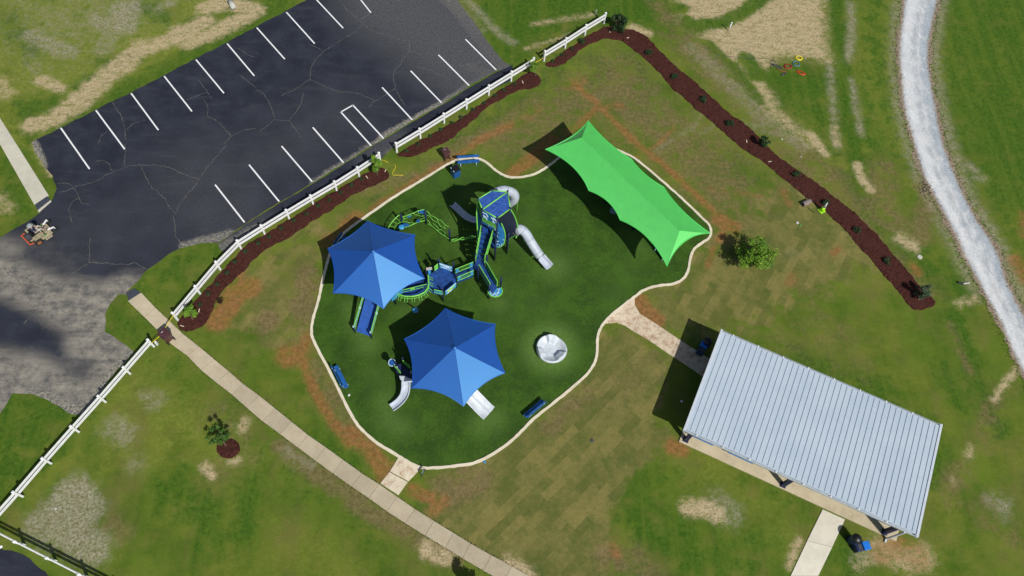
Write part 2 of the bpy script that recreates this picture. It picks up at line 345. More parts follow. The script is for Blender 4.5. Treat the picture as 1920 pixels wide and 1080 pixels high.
for px, ww, st in (
  ([(120,238),(200,192),(330,125),(430,65),(520,12)], 1.1, .75), ([(340,60),(440,15),(500,-20)], .8, .55), ([(50,205),(100,190)], 1.5, .7), ([(200,118),(245,112)], .7, .6), ([(150,160),(190,145)], .5, .6), ([(10,30),(40,70),(60,100)], 1.2, .5),
  ([(270,15),(310,30)], 1.2, .6), ([(20,310),(50,370),(20,420)], 2, .55), ([(1560,-20),(1575,100),(1590,200),(1605,300)], .8, .8), ([(1590,330),(1620,380),(1640,430)], .8, .6), ([(1680,460),(1730,500),(1790,530)], 2.0, .65),
  ([(1620,300),(1640,250),(1660,130)], 2.5, .5), ([(1780,580),(1810,640),(1830,720),(1870,800)], .6, .7), ([(1770,690),(1800,750)], .6, .7), ([(1500,680),(1650,740),(1720,800)], 1.6, .7), ([(1740,900),(1755,860)], 1, .6),
  ([(1555,1030),(1575,1040),(1600,1055)], 1.2, .7), ([(640,790),(600,740)], 1.5, .4), ([(600,840),(640,850),(660,870)], .8, .7), ([(805,960),(812,965)], .3, .8), ([(1020,170),(1060,105)], 1, .5), ([(1110,110),(1130,130),(1120,160)], 1.2, .5),
  ([(1190,110),(1230,170),(1200,200)], 1.5, .45), ([(1370,300),(1410,340)], 1, .5), ([(560,905),(680,950),(690,990)], 3, .35), ([(400,1000),(440,980)], 2.5, .5), ([(330,920),(400,960),(450,930)], 2.5, .55), ([(1150,920),(1190,880)], 2, .4), ([(860,262),(900,235),(1000,180)], .3, .6),
  ([(770,345),(700,385)], .5, .5), ([(1482,375),(1500,410)], .9, .6)): s(LUSH, px, ww, .9, st)
for px, ww, st in (([(395,805),(385,775)], .1, .0), ([(380,560)], .1, .0)): s(DARK, px, ww, .4, st)
for ch in (CLAY, SAND, THATCH): 
    K[:, BROWN] = np.maximum(K[:, BROWN], K[:, ch]*.5)
me = bpy.data.meshes.new('ground')
co = np.stack([Q[:,0], Q[:,1], np.zeros(len(Q))], 1).astype(np.float32)
idx = np.arange(nx*ny).reshape(ny, nx); fcs = np.stack([idx[:-1,:-1], idx[:-1,1:], idx[1:,1:], idx[1:,:-1]], -1).reshape(-1, 4)
me.vertices.add(len(co)); me.vertices.foreach_set('co', co.ravel()); me.loops.add(fcs.size); me.loops.foreach_set('vertex_index', fcs.ravel().astype(np.int32))
me.polygons.add(len(fcs)); me.polygons.foreach_set('loop_start', np.arange(0, fcs.size, 4, dtype=np.int32)); me.update(calc_edges=True); me.validate()
set_attr(me, 'm1', K[:, 0:3]); set_attr(me, 'm2', K[:, 3:6]); set_attr(me, 'm3', K[:, 6:9])
gm, t, b = nodes('grass_and_soil'); n = NT(t)
big = n.noise(.11, 3); mid = n.noise(.55, 5, .65); fine = n.noise(3.2, 5, .7); grain = n.noise(16, 3, .7); tiny = n.noise(38, 2, .8)
edge = n.noise(1.7, 8, .72); edge2 = n.noise(5.5, 6, .75)
RAG = n.ss(n.math('ADD', n.math('ADD', n.math('MULTIPLY', edge, .42), n.math('MULTIPLY', edge2, .33)), n.math('MULTIPLY', n.noise(13, 4, .8), .25)), .40, .60)
HOLE = n.ss(n.math('ADD', n.math('MULTIPLY', n.noise(1.6, 9, .8, n.rotvec(R(-30), .7, 1.5)), .6), n.math('MULTIPLY', n.noise(7, 5, .8), .4)), .49, .57)
SOFT = n.ss(n.noise(.75, 5, .62), .34, .66)
def lay(base, ch_attr, ch, col, lo=.0, amp=1.15, soft=.10, op=.9, rag=1.0, gate=.32, hole=0.0):
    m_ = n.attr(ch_attr, ch)
    k = n.math('SUBTRACT', n.math('MULTIPLY', m_, amp), n.math('ADD', n.math('MULTIPLY', RAG, rag), n.math('MULTIPLY', SOFT, 1-rag)))
    k = n.math('MULTIPLY', n.math('MULTIPLY', n.ss(k, -soft+lo, soft+lo), n.ss(m_, .02, gate)), op)
    if hole: k = n.math('MULTIPLY', k, n.math('SUBTRACT', 1.0, n.math('MULTIPLY', HOLE, hole)))
    return n.mix(k, base, col)
g1 = n.mix(n.ss(n.math('ADD', n.math('MULTIPLY', mid, .45), n.math('MULTIPLY', n.noise(.24, 5, .6), .55)), .34, .66), (.042,.096,.008), (.112,.165,.018))
g1 = n.mix(n.ss(big, .40, .64), g1, n.mix(n.ss(n.math('ADD', n.math('MULTIPLY', fine, .35), n.math('MULTIPLY', mid, .65)), .34, .66), (.078,.128,.013), (.155,.180,.026)))
g1 = n.mix(n.math('MULTIPLY', n.ss(n.noise(.38, 5, .6), .42, .74), .60), g1, (.158,.138,.042))
g1 = n.mix(n.math('MULTIPLY', n.ss(n.noise(2.1, 6, .72), .50, .72), .35), g1, (.150,.150,.045))
g1 = lay(g1, 'm2', 1, n.mix(n.ss(fine, .3, .7), (.125,.165,.018), (.215,.235,.045)), .0, 1.25, .50, .88, .15)
g1 = lay(g1, 'm2', 0, n.mix(n.ss(fine, .3, .7), (.026,.078,.007), (.066,.135,.012)), .0, 1.25, .50, .88, .15)
mow = n.noise(1.3, 3, .5, n.rotvec(R(-14), 1.0, .07)); g1 = n.mix(n.math('MULTIPLY', n.ss(mow, .45, .62), .30), g1, (.118,.165,.020))
# sod rolls
def sod(base, ch, ang, off):
    mp = n.t.nodes.new('ShaderNodeMapping'); mp.inputs['Rotation'].default_value = (0,0,ang); n.L(n.pos, mp.inputs['Vector']); mp.inputs['Location'].default_value = (off,0,0)
    wv = n.t.nodes.new('ShaderNodeVectorMath'); wv.operation = 'ADD'; n.L(mp.outputs[0], wv.inputs[0])
    nn = n.t.nodes.new('ShaderNodeTexNoise'); nn.inputs['Scale'].default_value = .8; n.L(n.pos, nn.inputs['Vector'])
    sc_ = n.t.nodes.new('ShaderNodeVectorMath'); sc_.operation = 'SCALE'; sc_.inputs['Scale'].default_value = .16; n.L(nn.outputs[1], sc_.inputs[0]); n.L(sc_.outputs[0], wv.inputs[1])
    br = n.t.nodes.new('ShaderNodeTexBrick'); br.offset = .37; br.inputs['Scale'].default_value = 1; br.inputs['Brick Width'].default_value = 1.9; br.inputs['Row Height'].default_value = .62
    br.inputs['Mortar Size'].default_value = .010; br.inputs['Mortar Smooth'].default_value = .6; br.inputs['Bias'].default_value = 0
    br.inputs['Color1'].default_value = (0,0,0,1); br.inputs['Color2'].default_value = (1,1,1,1); br.inputs['Mortar'].default_value = (.5,.5,.5,1)
    n.L(wv.outputs[0], br.inputs['Vector'])
    tone = n.math('ADD', n.math('MULTIPLY', br.outputs[0], .20), n.math('MULTIPLY', mid, .50)); tone = n.math('ADD', tone, n.math('MULTIPLY', fine, .34))
    c = n.mix(n.ss(tone, .34, .74), (.098,.112,.028), (.225,.190,.064))
    c = n.mix(n.math('MULTIPLY', n.ss(n.noise(.7, 5, .7), .5, .7), .55), c, (.062,.098,.022))
    c = n.mix(n.math('MULTIPLY', br.outputs[1], n.math('MULTIPLY', n.ss(n.noise(1.1, 3), .48, .66), .38)), c, (.055,.048,.022))
    return lay(base, 'm3', ch, c, .0, 1.45, .40, .92, .12)
g1 = sod(g1, 0, R(-44), 0); g1 = sod(g1, 1, R(-58), .4)
g1 = lay(g1, 'm2', 2, n.mix(n.ss(fine, .3, .7), (.110,.088,.036), (.225,.165,.080)), .0, 1.15, .50, .75, .3, .6)
g1 = lay(g1, 'm1', 2, n.mix(n.ss(edge2, .35, .65), (.14,.135,.065), (.44,.41,.31)), .0, 1.1, .42, .82, .85, .85, .70)
g1 = lay(g1, 'm1', 1, n.mix(n.ss(edge2, .35, .65), (.33,.260,.140), (.58,.465,.29)), .0, 1.15, .36, .92, .9, .75, .70)
g1 = lay(g1, 'm1', 0, n.mix(n.ss(fine, .3, .7), (.19,.088,.030), (.34,.155,.052)), .0, 1.10, .50, .78, .55, .85, .50)
sp = n.ss(n.noise(7, 4, .8), .66, .74)
g1 = n.mix(n.math('MULTIPLY', sp, .16), g1, (.30,.25,.14))
val = n.math('ADD', n.math('MULTIPLY', grain, 1.0), n.math('MULTIPLY', tiny, .6)); val = n.math('ADD', val, .20)
g1 = n.mul(g1, val)
n.L(g1, b.inputs['Base Color']); b.inputs['Roughness'].default_value = .95; b.inputs['Specular IOR Level'].default_value = .1
hh = n.math('ADD', n.math('MULTIPLY', fine, .6), n.math('MULTIPLY', grain, .5)); n.bump(hh, b, .8, .07)
me.materials.append(gm); go = bpy.data.objects.new('ground', me); C.objects.link(go); structure(go)
# ================================================================ ASPHALT
am, t, b = nodes('sealed_asphalt'); n = NT(t)
grain = n.noise(45, 3, .8); mid = n.noise(.6, 6, .7); e = n.noise(1.2, 8, .75); streak = n.noise(.8, 5, .65, n.rotvec(R(-32), .35, 1.6))
fn_ = n.noise(6, 5, .8)
base = n.mix(n.ss(mid, .35, .7), (.0140,.0172,.0290), (.030,.035,.051))
base = n.mix(n.math('MULTIPLY', n.ss(streak, .5, .75), .5), base, (.050,.053,.064))
sp = n.ss(n.noise(2.6, 6, .8), .60, .70); base = n.mix(n.math('MULTIPLY', sp, .34), base, (.13,.125,.115))
k = n.ss(n.math('SUBTRACT', n.attr('m1', 0), n.math('MULTIPLY', n.math('ADD', n.math('MULTIPLY', e, .85), n.math('MULTIPLY', fn_, .15)), .95)), -.32, .34)
base = n.mix(n.math('MULTIPLY', k, .9), base, n.mix(n.ss(n.math('ADD', n.math('MULTIPLY', e, .65), n.math('MULTIPLY', streak, .35)), .30, .68), (.048,.051,.060), (.37,.335,.27)))
k = n.ss(n.math('SUBTRACT', n.attr('m1', 1), n.math('MULTIPLY', e, .9)), -.12, .25)
base = n.mix(k, base, n.mix(n.ss(n.noise(7, 4), .4, .6), (.10,.10,.10), (.30,.28,.22)))
k = n.math('MULTIPLY', n.ss(n.math('SUBTRACT', n.attr('m1', 2), n.math('MULTIPLY', n.math('ADD', n.math('MULTIPLY', e, .7), n.math('MULTIPLY', fn_, .3)), 1.5)), -.85, .75), .9)
base = n.mix(k, base, n.mix(n.ss(fn_, .35, .65), (.050,.053,.062), (.105,.105,.108)))
base = n.mul(base, n.math('ADD', n.math('MULTIPLY', grain, 1.5), .25))
n.L(base, b.inputs['Base Color']); b.inputs['Roughness'].default_value = .85; b.inputs['Specular IOR Level'].default_value = .25; n.bump(grain, b, .4, .02)
lot = [(60,266),(114,239),(246,173),(367,110),(481,50),(600,-14),(720,-80),(790,-80),(850,-10),(880,30),(915,78),(945,116),(962,127),(930,133),(880,162),(828,195),(773,227),(700,271),(644,307),(585,343),(480,406),(430,440),(408,456),
  (380,456),(342,464),(317,477),(277,504),(256,530),(240,545),(236,552),(222,553),(206,572),(198,590),(196,622),(222,638),(252,661),(233,682),(205,712),(176,755),(156,777),(136,777),(100,757),(65,739),(24,738),(0,775),(-60,860),(-140,860),(-140,450),(-60,455),(0,446),(50,416),(72,400),(96,378),(106,354),(100,330),(82,312),(66,286)]
def lotmask(Q):
    m = np.zeros((len(Q), 3))
    for px, ww, st in (([(-40,505),(30,525),(100,560),(160,600),(215,650),(212,700),(170,750),(110,740)], 1.0, .95), ([(-20,690),(40,695),(100,720),(150,760)], 1.0, .8), ([(130,560),(190,568),(235,550)], 1.2, .95),
        ([(-20,740),(20,720)], 1.5, .9), ([(60,455),(120,500),(150,540)], .8, .3), ([(0,460),(25,468)], .3, .6), ([(150,600),(180,560)], 1, .7), ([(170,640),(200,620)], 1.2, .95)): m[:,0] = np.maximum(m[:,0], stroke(Q, px, ww, 2.2, st))
    for px, ww, st in (([(800,-40),(860,20),(900,70),(940,118)], .8, .9), ([(945,130),(880,165),(828,198),(773,230),(715,262)], .35, .95), ([(700,270),(640,308),(585,343)], .15, .65), ([(430,440),(380,452),(345,462)], .4, .75), ([(62,270),(80,312)], .3, .8), ([(250,660),(205,712),(156,775),(100,755),(60,738)], .5, .75), ([(875,165),(925,140),(880,125)], .6, .6)): m[:,1] = np.maximum(m[:,1], stroke(Q, px, ww, .7, st))
    for px, ww, st in (([(740,0),(800,40),(850,80),(900,110)], 3, 1.5), ([(420,330),(500,300),(580,255),(640,220)], 1, .5), ([(420,400),(380,340)], 3, .6), ([(250,420),(120,470)], 2, .4)): m[:,2] = np.maximum(m[:,2], stroke(Q, px, ww, 6.5, st))
    return m
lot_o = sheet('parking_lot', rough(PP(lot), .05, .4), .012, .5, am, lotmask)
sheet('parking_lot', rough(PP([(-60,1010),(0,1026),(40,1038),(70,1060),(98,1086),(98,1130),(-60,1130)]), .07, .35), .012, .6, am, lambda Q: np.zeros((len(Q),3)))
strip_px = [(961,122),(960,150),(915,173),(873,198),(832,223),(788,250),(740,275),(716,296),(672,322),(630,348),(586,374),(540,402),(496,430),(455,456),(432,474),(415,471),(410,458),(432,441),(480,409),(585,346),(644,310),(700,274),(773,230),(828,198),(880,165),(932,136)]
def stripmask(Q):
    m = np.zeros((len(Q), 3))
    for px, ww, st in (([(412,470),(470,438),(500,425)], .8, .65), ([(735,285),(760,265)], .8, .5)): m[:,1] = np.maximum(m[:,1], stroke(Q, px, ww, .7, st))
    for px, ww, st in (([(420,465),(500,420)], 1, .8), ([(700,300),(745,270)], 1.5, .9)): m[:,2] = np.maximum(m[:,2], stroke(Q, px, ww, 1.5, st))
    return m
strip_o = sheet('asphalt_footpath', rough(PP(strip_px), .03, .3), .045, .5, am, stripmask)
# painted stall lines
lm, t, b = nodes('line_paint'); n = NT(t)
n.L(n.mix(n.ss(n.noise(9, 5, .8), .62, .75), (.80,.81,.82), (.33,.33,.34)), b.inputs['Base Color']); b.inputs['Roughness'].default_value = .7
def line(pa, pb, w_=.115):
    m = MB(); A = P(*pa); B = P(*pb); d = (B-A).normalized(); nn = Vector((-d.y, d.x, 0))*w_/2
    pts = resample([A, B], .4); vs = []
    for p in pts: j = random.uniform(-.006, .006); vs += [p+nn+nn*j*10, p-nn]
    vs = [Vector((v.x, v.y, .017)) for v in vs]
    m.add(vs, [(2*i, 2*i+1, 2*i+3, 2*i+2) for i in range(len(pts)-1)]); m.build('parking_line', lm, lot_o)
top = [(114,240),(180,207),(246,175),(308,143),(367.5,112),(426,82),(481.5,52),(537,23)]; topb = [(168,317),(234,280),(297,244),(360,209),(420,175),(477,142.5),(534,111),(590,82)]
bot = [(403.5,346.5),(467,309),(528,274),(586.5,239)]; botb = [(458.5,417),(523.5,378),(585.5,341),(644,305)]
bot2 = [(716.5,164),(770,133),(822,103),(873,74)]; bot2b = [(773,225),(828,193),(880,161),(930.5,131.5)]
for A, B in zip(top+bot+bot2, topb+botb+bot2b): line(A, B)
line((592,-2), (643.5,53)); line((645,-40), (695.5,24)); line((638.5,209.5), (696,273.5)); line((661.5,197), (719.5,260)); line((638.5,210.5), (662.5,197)); line((700,-60), (748,0))
# cracks
cm = mat('crack_fill', (.135,.130,.115), .9, .3, 5)
cr = MB()
def crack(px, w_=.035):
    pts = resample(PP(px), .22); z = .0155
    for i in range(1, len(pts)-1): pts[i] = pts[i] + Vector((random.uniform(-.05,.05), random.uniform(-.05,.05), 0))
    L = []; Rr = []
    for i, p in enumerate(pts):
        d = (pts[min(i+1, len(pts)-1)]-pts[max(i-1, 0)]).normalized(); nn = Vector((-d.y, d.x, 0))*w_*random.uniform(.25, .75)
        L.append((p.x+nn.x, p.y+nn.y, z)); Rr.append((p.x-nn.x, p.y-nn.y, z))
    cr.add(L+Rr, [(i, i+1, len(pts)+i+1, len(pts)+i) for i in range(len(pts)-1)])
T = lambda ox, oy, l: [(ox+x/4, oy+y/4) for x, y in l]
for c in ([(800,180),(880,240),(1000,270),(1080,300),(1150,310)], [(1150,310),(1152,380)], [(1152,380),(1220,400),(1270,440)], [(1152,380),(1110,430),(1085,480),(1045,520),(1030,580),(1048,665)], [(1048,665),(1000,690),(930,740),(880,765),(850,810)],
          [(1048,665),(1090,750),(1120,790)], [(800,180),(740,240),(660,290),(505,385)], [(505,385),(450,355),(400,335)], [(505,385),(430,470),(410,530),(402,595)], [(402,595),(340,640),(290,670),(190,720)], [(402,595),(480,630),(550,660),(610,690),(700,692),(780,705),(850,740),(890,750)],
          [(800,180),(740,120),(680,75),(640,20),(610,-20)], [(870,90),(790,145)], [(0,672),(50,690),(80,740),(110,800),(140,880)], [(140,895),(190,905),(250,905)], [(250,905),(300,840),(340,780),(355,700)], [(250,905),(290,960),(340,1030)], [(140,895),(80,950),(20,990)], [(1200,500),(1300,525),(1380,560),(1440,590)], [(1520,500),(1600,480),(1700,465)], [(1460,330),(1540,290)]): crack(T(480,0,c))
for c in ([(845,770),(880,830),(915,880),(935,950),(945,1040)], [(945,970),(1000,930),(1090,900)], [(1520,740),(1560,800),(1555,870)], [(1555,870),(1640,920),(1700,980),(1735,1025)], [(1735,1025),(1820,980),(1920,965)], [(1735,1025),(1680,1080)], [(1555,690),(1490,600)], [(1400,750),(1550,690)], [(1555,690),(1590,740)], [(1700,970),(1640,560)][0:1]+[(1640,560),(1600,480)][0:0], [(1790,360),(1840,400),(1910,430)], [(1790,560),(1860,610),(1920,665)], [(740,1075),(760,1020),(800,990)]):
    if len(c) > 1: crack(T(0,0,c))
for c in ([(560,320),(660,300),(740,270),(800,230),(900,190),(980,160),(1150,157),(1270,175),(1340,215),(1420,245),(1490,265)], [(1065,170),(1085,240),(1140,330),(1240,410),(1260,460),(1315,520)], [(1300,540),(1315,620),(1315,690),(1355,750)], [(1315,525),(1350,450),(1480,290),(1540,190),(1700,10)], [(840,200),(825,150),(770,125),(720,130)],
          [(430,295),(520,297),(550,330),(590,390),(610,440),(670,458)], [(590,400),(540,440),(515,490),(545,590)], [(440,370),(560,330)], [(935,160),(940,0)], [(670,890),(780,892),(880,900),(960,905),(1010,890),(1100,935)], [(670,890),(675,700)], [(670,890),(560,960),(460,1040),(420,1075)]): crack(T(0,270,c))
for c in ([(300,110),(270,180),(180,270)], [(330,90),(400,140),(470,170),(550,205),(620,190),(700,140)], [(0,690),(60,700),(110,740)], [(360,720),(480,700),(600,690),(700,640)], [(540,900),(640,880),(720,840)]): crack(T(0,540,c), .05)
for c in ([(30,930),(80,950),(120,990),(200,1000),(240,1040),(340,1060)], [(30,930),(60,975),(130,1010),(160,1050),(260,1075)], [(80,950),(60,975)], [(200,1000),(160,1050)], [(240,1000),(230,1060),(300,1075)]): crack(T(0,270,c), .05)
cr.build('surface_crack', cm, lot_o)
# ================================================================ CONCRETE
def concrete(name, base, dirt, amt=.5):
    m, t, b = nodes(name); n = NT(t)
    c = n.mix(n.ss(n.noise(.7, 6, .7), .3, .7), tuple(x*.84 for x in base), base)
    c = n.mix(n.math('MULTIPLY', n.ss(n.noise(2.3, 7, .75), .52-.1*amt, .72), amt), c, dirt)
    c = n.mix(n.math('MULTIPLY', n.ss(n.noise(9, 4, .8), .62, .74), .35), c, tuple(x*.55 for x in dirt))
    c = n.mul(c, n.math('ADD', n.math('MULTIPLY', n.noise(40, 3), .4), .8)); c = n.mul(c, n.attr('tone'))
    n.L(c, b.inputs['Base Color']); b.inputs['Roughness'].default_value = .9; b.inputs['Specular IOR Level'].default_value = .2; n.bump(n.noise(30, 3), b, .3, .01); return m
conc_far = concrete('pale_concrete', (.58,.555,.46), (.42,.37,.27), .3)
conc = concrete('warm_concrete', (.50,.43,.31), (.38,.27,.155), .45)
cream = concrete('new_concrete', (.74,.655,.50), (.36,.20,.10), .8)
cream2 = concrete('slab_concrete', (.58,.50,.35), (.36,.27,.16), .45)
def pave(name, quads, m, z=.05, gap=.012, tones=None, ridge=0):
    mb = MB(); tn = []; 
    for i, q in enumerate(quads):
        q = [Vector((p.x, p.y, 0)) for p in q]; c = sum(q, Vector())/len(q)
        qq = [p + (c-p).normalized()*gap for p in q]; n0 = len(mb.v); mb.prism(qq, -.05, z+random.uniform(-.004,.004)); k = (tones[i] if tones else 1)*random.uniform(.93, 1.04)
        tn += [k]*(len(mb.v)-n0)
    n0 = len(mb.v)
    o = mb.build(name, m); 
    set_attr(o.data, 'tone', np.array([[k, k, k*.99] for k in tn]) if len(tn) == len(o.data.vertices) else np.ones((len(o.data.vertices), 3)))
    return structure(o)
JR = [(265,549),(291.5,577),(317,601),(343.5,626.5),(372,649),(402,674),(430,697),(456,720),(486,742),(516,766),(547,791),(578,816),(610.5,838.5),(643,862),(678.5,887.5),(711,908),(745,931.5),(778,954.5),(814,977),(850,999),(882,1019),(921,1041),(960,1062),(999,1084),(1038,1106)]
JL = [(240,565),(271.5,595.5),(296,620),(320.5,645),(352,668),(377,694),(405,717),(435,740),(463,765),(492,790),(525,814),(558,839),(591,863.5),(624.5,888),(659,912.5),(691.5,934.5),(725,958.5),(759.5,981),(797,1004.5),(835,1027),(867,1047),(906,1070),(943,1091),(982,1113),(1020,1135)]
a_, b_ = PP(JR), PP(JL)
pave('sidewalk', [(a_[i], a_[i+1], b_[i+1], b_[i]) for i in range(len(a_)-1)], conc, .05, .012, [1.12-.02*min(i, 8) for i in range(len(a_)-1)])
l2 = resample(PP([(-40,205-60+15),(2,272),(72,398)]), 1.55); r2 = resample(PP([(-30,165),(0,215),(95,375)]), 1.55)
A0, A1, B0, B1 = P(-30,158), P(95.5,375), P(-58,165), P(70,396)
N_ = 8; aa = [A0.lerp(A1, i/N_) for i in range(N_+1)]; bb = [B0.lerp(B1, i/N_) for i in range(N_+1)]
A0, A1, B0, B1 = P(31,270), P(92,367), P(2,274), P(65,385)
dA = (A1-A0); dB = (B1-B0)
aa = [A0+dA*(t/4) for t in range(-7, 5)]; bb = [B0+dB*(t/4) for t in range(-7, 5)]
pave('sidewalk', [(aa[i], aa[i+1], bb[i+1], bb[i]) for i in range(len(aa)-1)] + [tuple(PP([(95.5,375),(97,378),(73,399),(70,393)]))], conc_far)
padm = mat('tactile_pad', (.045,.055,.075), .7, .15, 10, bump=.4)
def pad(q):
    o = MB(); o.prism(PP(q), -.04, .055)
    for i in range(5):
        for j in range(9):
            c = P(*q[0]).lerp(P(*q[1]), (j+.5)/9).lerp(P(*q[3]).lerp(P(*q[2]), (j+.5)/9), (i+.5)/5); o.lathe((c.x, c.y, .055), [(.03,0),(.018,.008)], 6)
    structure(o.build('tactile_paving', padm))
pad([(66,384),(89,368.5),(95,376),(71,395)]); pad([(237,549),(252,541),(264,549),(241,563.5)])
pave('entrance_path', [tuple(PP([(747,858),(788,880),(766,903),(731,884)])), tuple(PP([(730,885),(765,904),(747,929),(713,906.5)]))], cream, .055)
path = PP([(1133,606),(1146,591),(1190,556),(1190,572),(1200,589),(1237,612),(1272,636),(1350,686),(1330,712),(1265,671),(1220,641),(1192,624),(1172,611),(1155,605),(1136,608)])
pj = [tuple(PP(q)) for q in ([(1133,606),(1146,591),(1190,556),(1190,572),(1200,589),(1186,621),(1172,611),(1155,605),(1137,607)], [(1200,589),(1237,612),(1217,639),(1192,624),(1186,621)], [(1237,612),(1272,636),(1258,667),(1220,641),(1217,639)], [(1272,636),(1350,686),(1330,714),(1265,671),(1258,667)])]
pave('pavilion_path', pj, concrete('dirty_concrete', (.68,.575,.43), (.33,.185,.10), 1.0), .05, .008, [1.05,.98,.92,.85])
pave('pavilion_path', [tuple(PP(q)) for q in ([(1542,955),(1584,974),(1560,1026),(1513,1014)], [(1513,1014),(1560,1026),(1534,1080),(1482,1080)], [(1482,1080),(1534,1080),(1510,1130),(1456,1136)])], concrete('path_concrete', (.70,.66,.55), (.50,.42,.30), .3), .05)
# ================================================================ TURF + KERB
kerb_px = [(790,879),(825,877),(855,874),(885,870),(910,860),(935,845),(960,826),(975,812),(997,788),(1030,762),(1060,738),(1085,717),(1102,701),(1112,687),(1119,670),(1120,650),(1120,632),(1125,617),(1132,606),(1145,592),(1168,573),(1192,555),(1205,545),(1220,539),(1240,535),(1260,534),(1277,527),(1287,516),(1292,500),(1295,480),(1301,467),(1315,456),(1330,447),(1334,436),(1330,422),(1317,410),(1297,390),(1260,356),(1225,326),(1200,305),(1185,294),(1165,285),(1138,274),(1106,267),(1075,276),(1049,295),(1035,307),(1022,316),(1005,326),(985,332),(960,334),(945,330),(930,321),(915,307),(902,299),(888,296),(860,299),(842,307),(825,317),(780,345),(730,375),(680,411),(655,429),(640,442),(627,458),(617,480),(612,500),(605,525),(602,542),(597,565),(590,587),(585,607),(584,625),(587,637),(602,667),(620,700),(640,740),(655,772),(670,797),(685,812),(705,830),(730,845),(750,857),(770,869)]
kp = smooth_poly(PP(kerb_px), 2)
tm, t, b = nodes('synthetic_turf'); n = NT(t)
fine = n.noise(4.5, 5, .7); mid = n.noise(.5, 5, .65); gr = n.noise(26, 3, .8)
c = n.mix(n.ss(n.math('ADD', n.math('MULTIPLY', mid, .6), n.math('MULTIPLY', fine, .4)), .36, .64), (.0210,.0560,.0050), (.048,.108,.0095))
k = n.ss(n.math('SUBTRACT', n.attr('m1', 0), n.math('MULTIPLY', n.math('ADD', n.math('MULTIPLY', mid, .5), n.math('MULTIPLY', fine, .5)), .9)), -.45, .55)
c = n.mix(k, c, n.mix(n.ss(fine, .3, .7), (.075,.150,.026), (.120,.205,.045)))
c = n.mul(c, n.math('ADD', n.math('MULTIPLY', gr, 1.6), .20)); n.L(c, b.inputs['Base Color']); b.inputs['Roughness'].default_value = .8; b.inputs['Specular IOR Level'].default_value = .2
n.bump(n.math('ADD', n.math('MULTIPLY', gr, .6), fine), b, .5, .03)
def turfmask(Q):
    m = np.zeros((len(Q), 3))
    for px, ww, fl, st in (([(1032,652)], 2.2, 1.8, 1.0), ([(1038,500)], .6, 2.2, .7), ([(1000,470),(960,440)], .3, 1.2, .4), ([(682,632),(668,610),(655,575)], .4, 1.2, .6), ([(690,645)], .6, 1.5, .65), ([(722,750),(730,790),(750,800)], .4, 1.5, .6), ([(925,785),(905,795)], .5, 1.5, .65), ([(845,430),(865,380),(880,360)], .4, 1.2, .45),
        ([(935,570)], .5, 1.5, .55), ([(750,590),(800,570)], .3, 1.2, .45), ([(855,455),(900,500),(905,530)], .3, 1.6, .35), ([(1000,300),(870,310)], .6, 1.5, .3), ([(1200,480),(1150,560)], .3, 2.5, .3), ([(985,430),(1000,395)], .3, 1.5, .3), ([(700,700),(730,730)], .3, 1.8, .35), ([(960,560),(1000,590)], 2, 3, .25),([(800,345),(870,320)],1,2,.3), ([(1205,470),(1180,440)], .4, 1.2, .45)):
        m[:,0] = np.maximum(m[:,0], stroke(Q, px, ww, fl, st*.8))
    return m
sheet('synthetic_turf', kp, .02, .45, tm, turfmask)
def ribbon(name, pts, w_, z0, z1, m, jit=0.0):
    mb = MB(); N = len(pts); L = []; Rr = []
    for i, p in enumerate(pts):
        d = (pts[(i+1) % N]-pts[i-1]).normalized(); nn = Vector((-d.y, d.x, 0))
        L.append(p+nn*(w_/2+random.uniform(-jit, jit))); Rr.append(p-nn*(w_/2+random.uniform(-jit, jit)))
    vs = [(p.x,p.y,z) for S_, z in ((L,z0),(L,z1),(Rr,z1),(Rr,z0)) for p in S_]; fs = []
    for i in range(N):
        j = (i+1) % N
        for k in range(3): fs.append((k*N+i, k*N+j, (k+1)*N+j, (k+1)*N+i))
    mb.add(vs, fs); o = mb.build(name, m); set_attr(o.data, 'tone', np.ones((len(o.data.vertices), 3))*1.0); return structure(o)
ribbon('playground_kerb', resample(kp, .35, True), .19, -.05, .075, concrete('kerb_concrete', (.74,.67,.52), (.40,.30,.18), .4), .02)
# ================================================================ MULCH BEDS
mm, t, b = nodes('red_mulch'); n = NT(t)
v = n.vor(13, 'F1', 'Color'); sep = n.t.nodes.new('ShaderNodeSeparateColor'); n.L(v, sep.inputs[0])
c = n.mix(sep.outputs[0], (.030,.0105,.0095), (.082,.027,.020)); c = n.mix(n.math('MULTIPLY', n.ss(n.noise(.8, 5), .4, .65), .5), c, (.060,.022,.016)); c = n.mul(c, n.math('ADD', n.math('MULTIPLY', n.noise(30, 3, .8), 1.4), .3))
n.L(c, b.inputs['Base Color']); b.inputs['Roughness'].default_value = .95; b.inputs['Specular IOR Level'].default_value = .1; n.bump(n.vor(13), b, .6, .04)
def mulch(px, amp=.07, z=.05):
    pts = rough(smooth_poly(PP(px), 1), amp, .2); bm = clip_grid(pts, z, .5); me = bpy.data.meshes.new('mulch_bed')
    edge_v = set(v for e in bm.edges if len(e.link_faces) == 1 for v in e.verts)
    for v in bm.verts: v.co.z = .004 if v in edge_v else z + .03*math.sin(v.co.x*2.1)*math.sin(v.co.y*1.7)+random.uniform(0,.02)
    bm.to_mesh(me); bm.free(); me.materials.append(mm); o = bpy.data.objects.new('mulch_bed', me); C.objects.link(o); return structure(o)
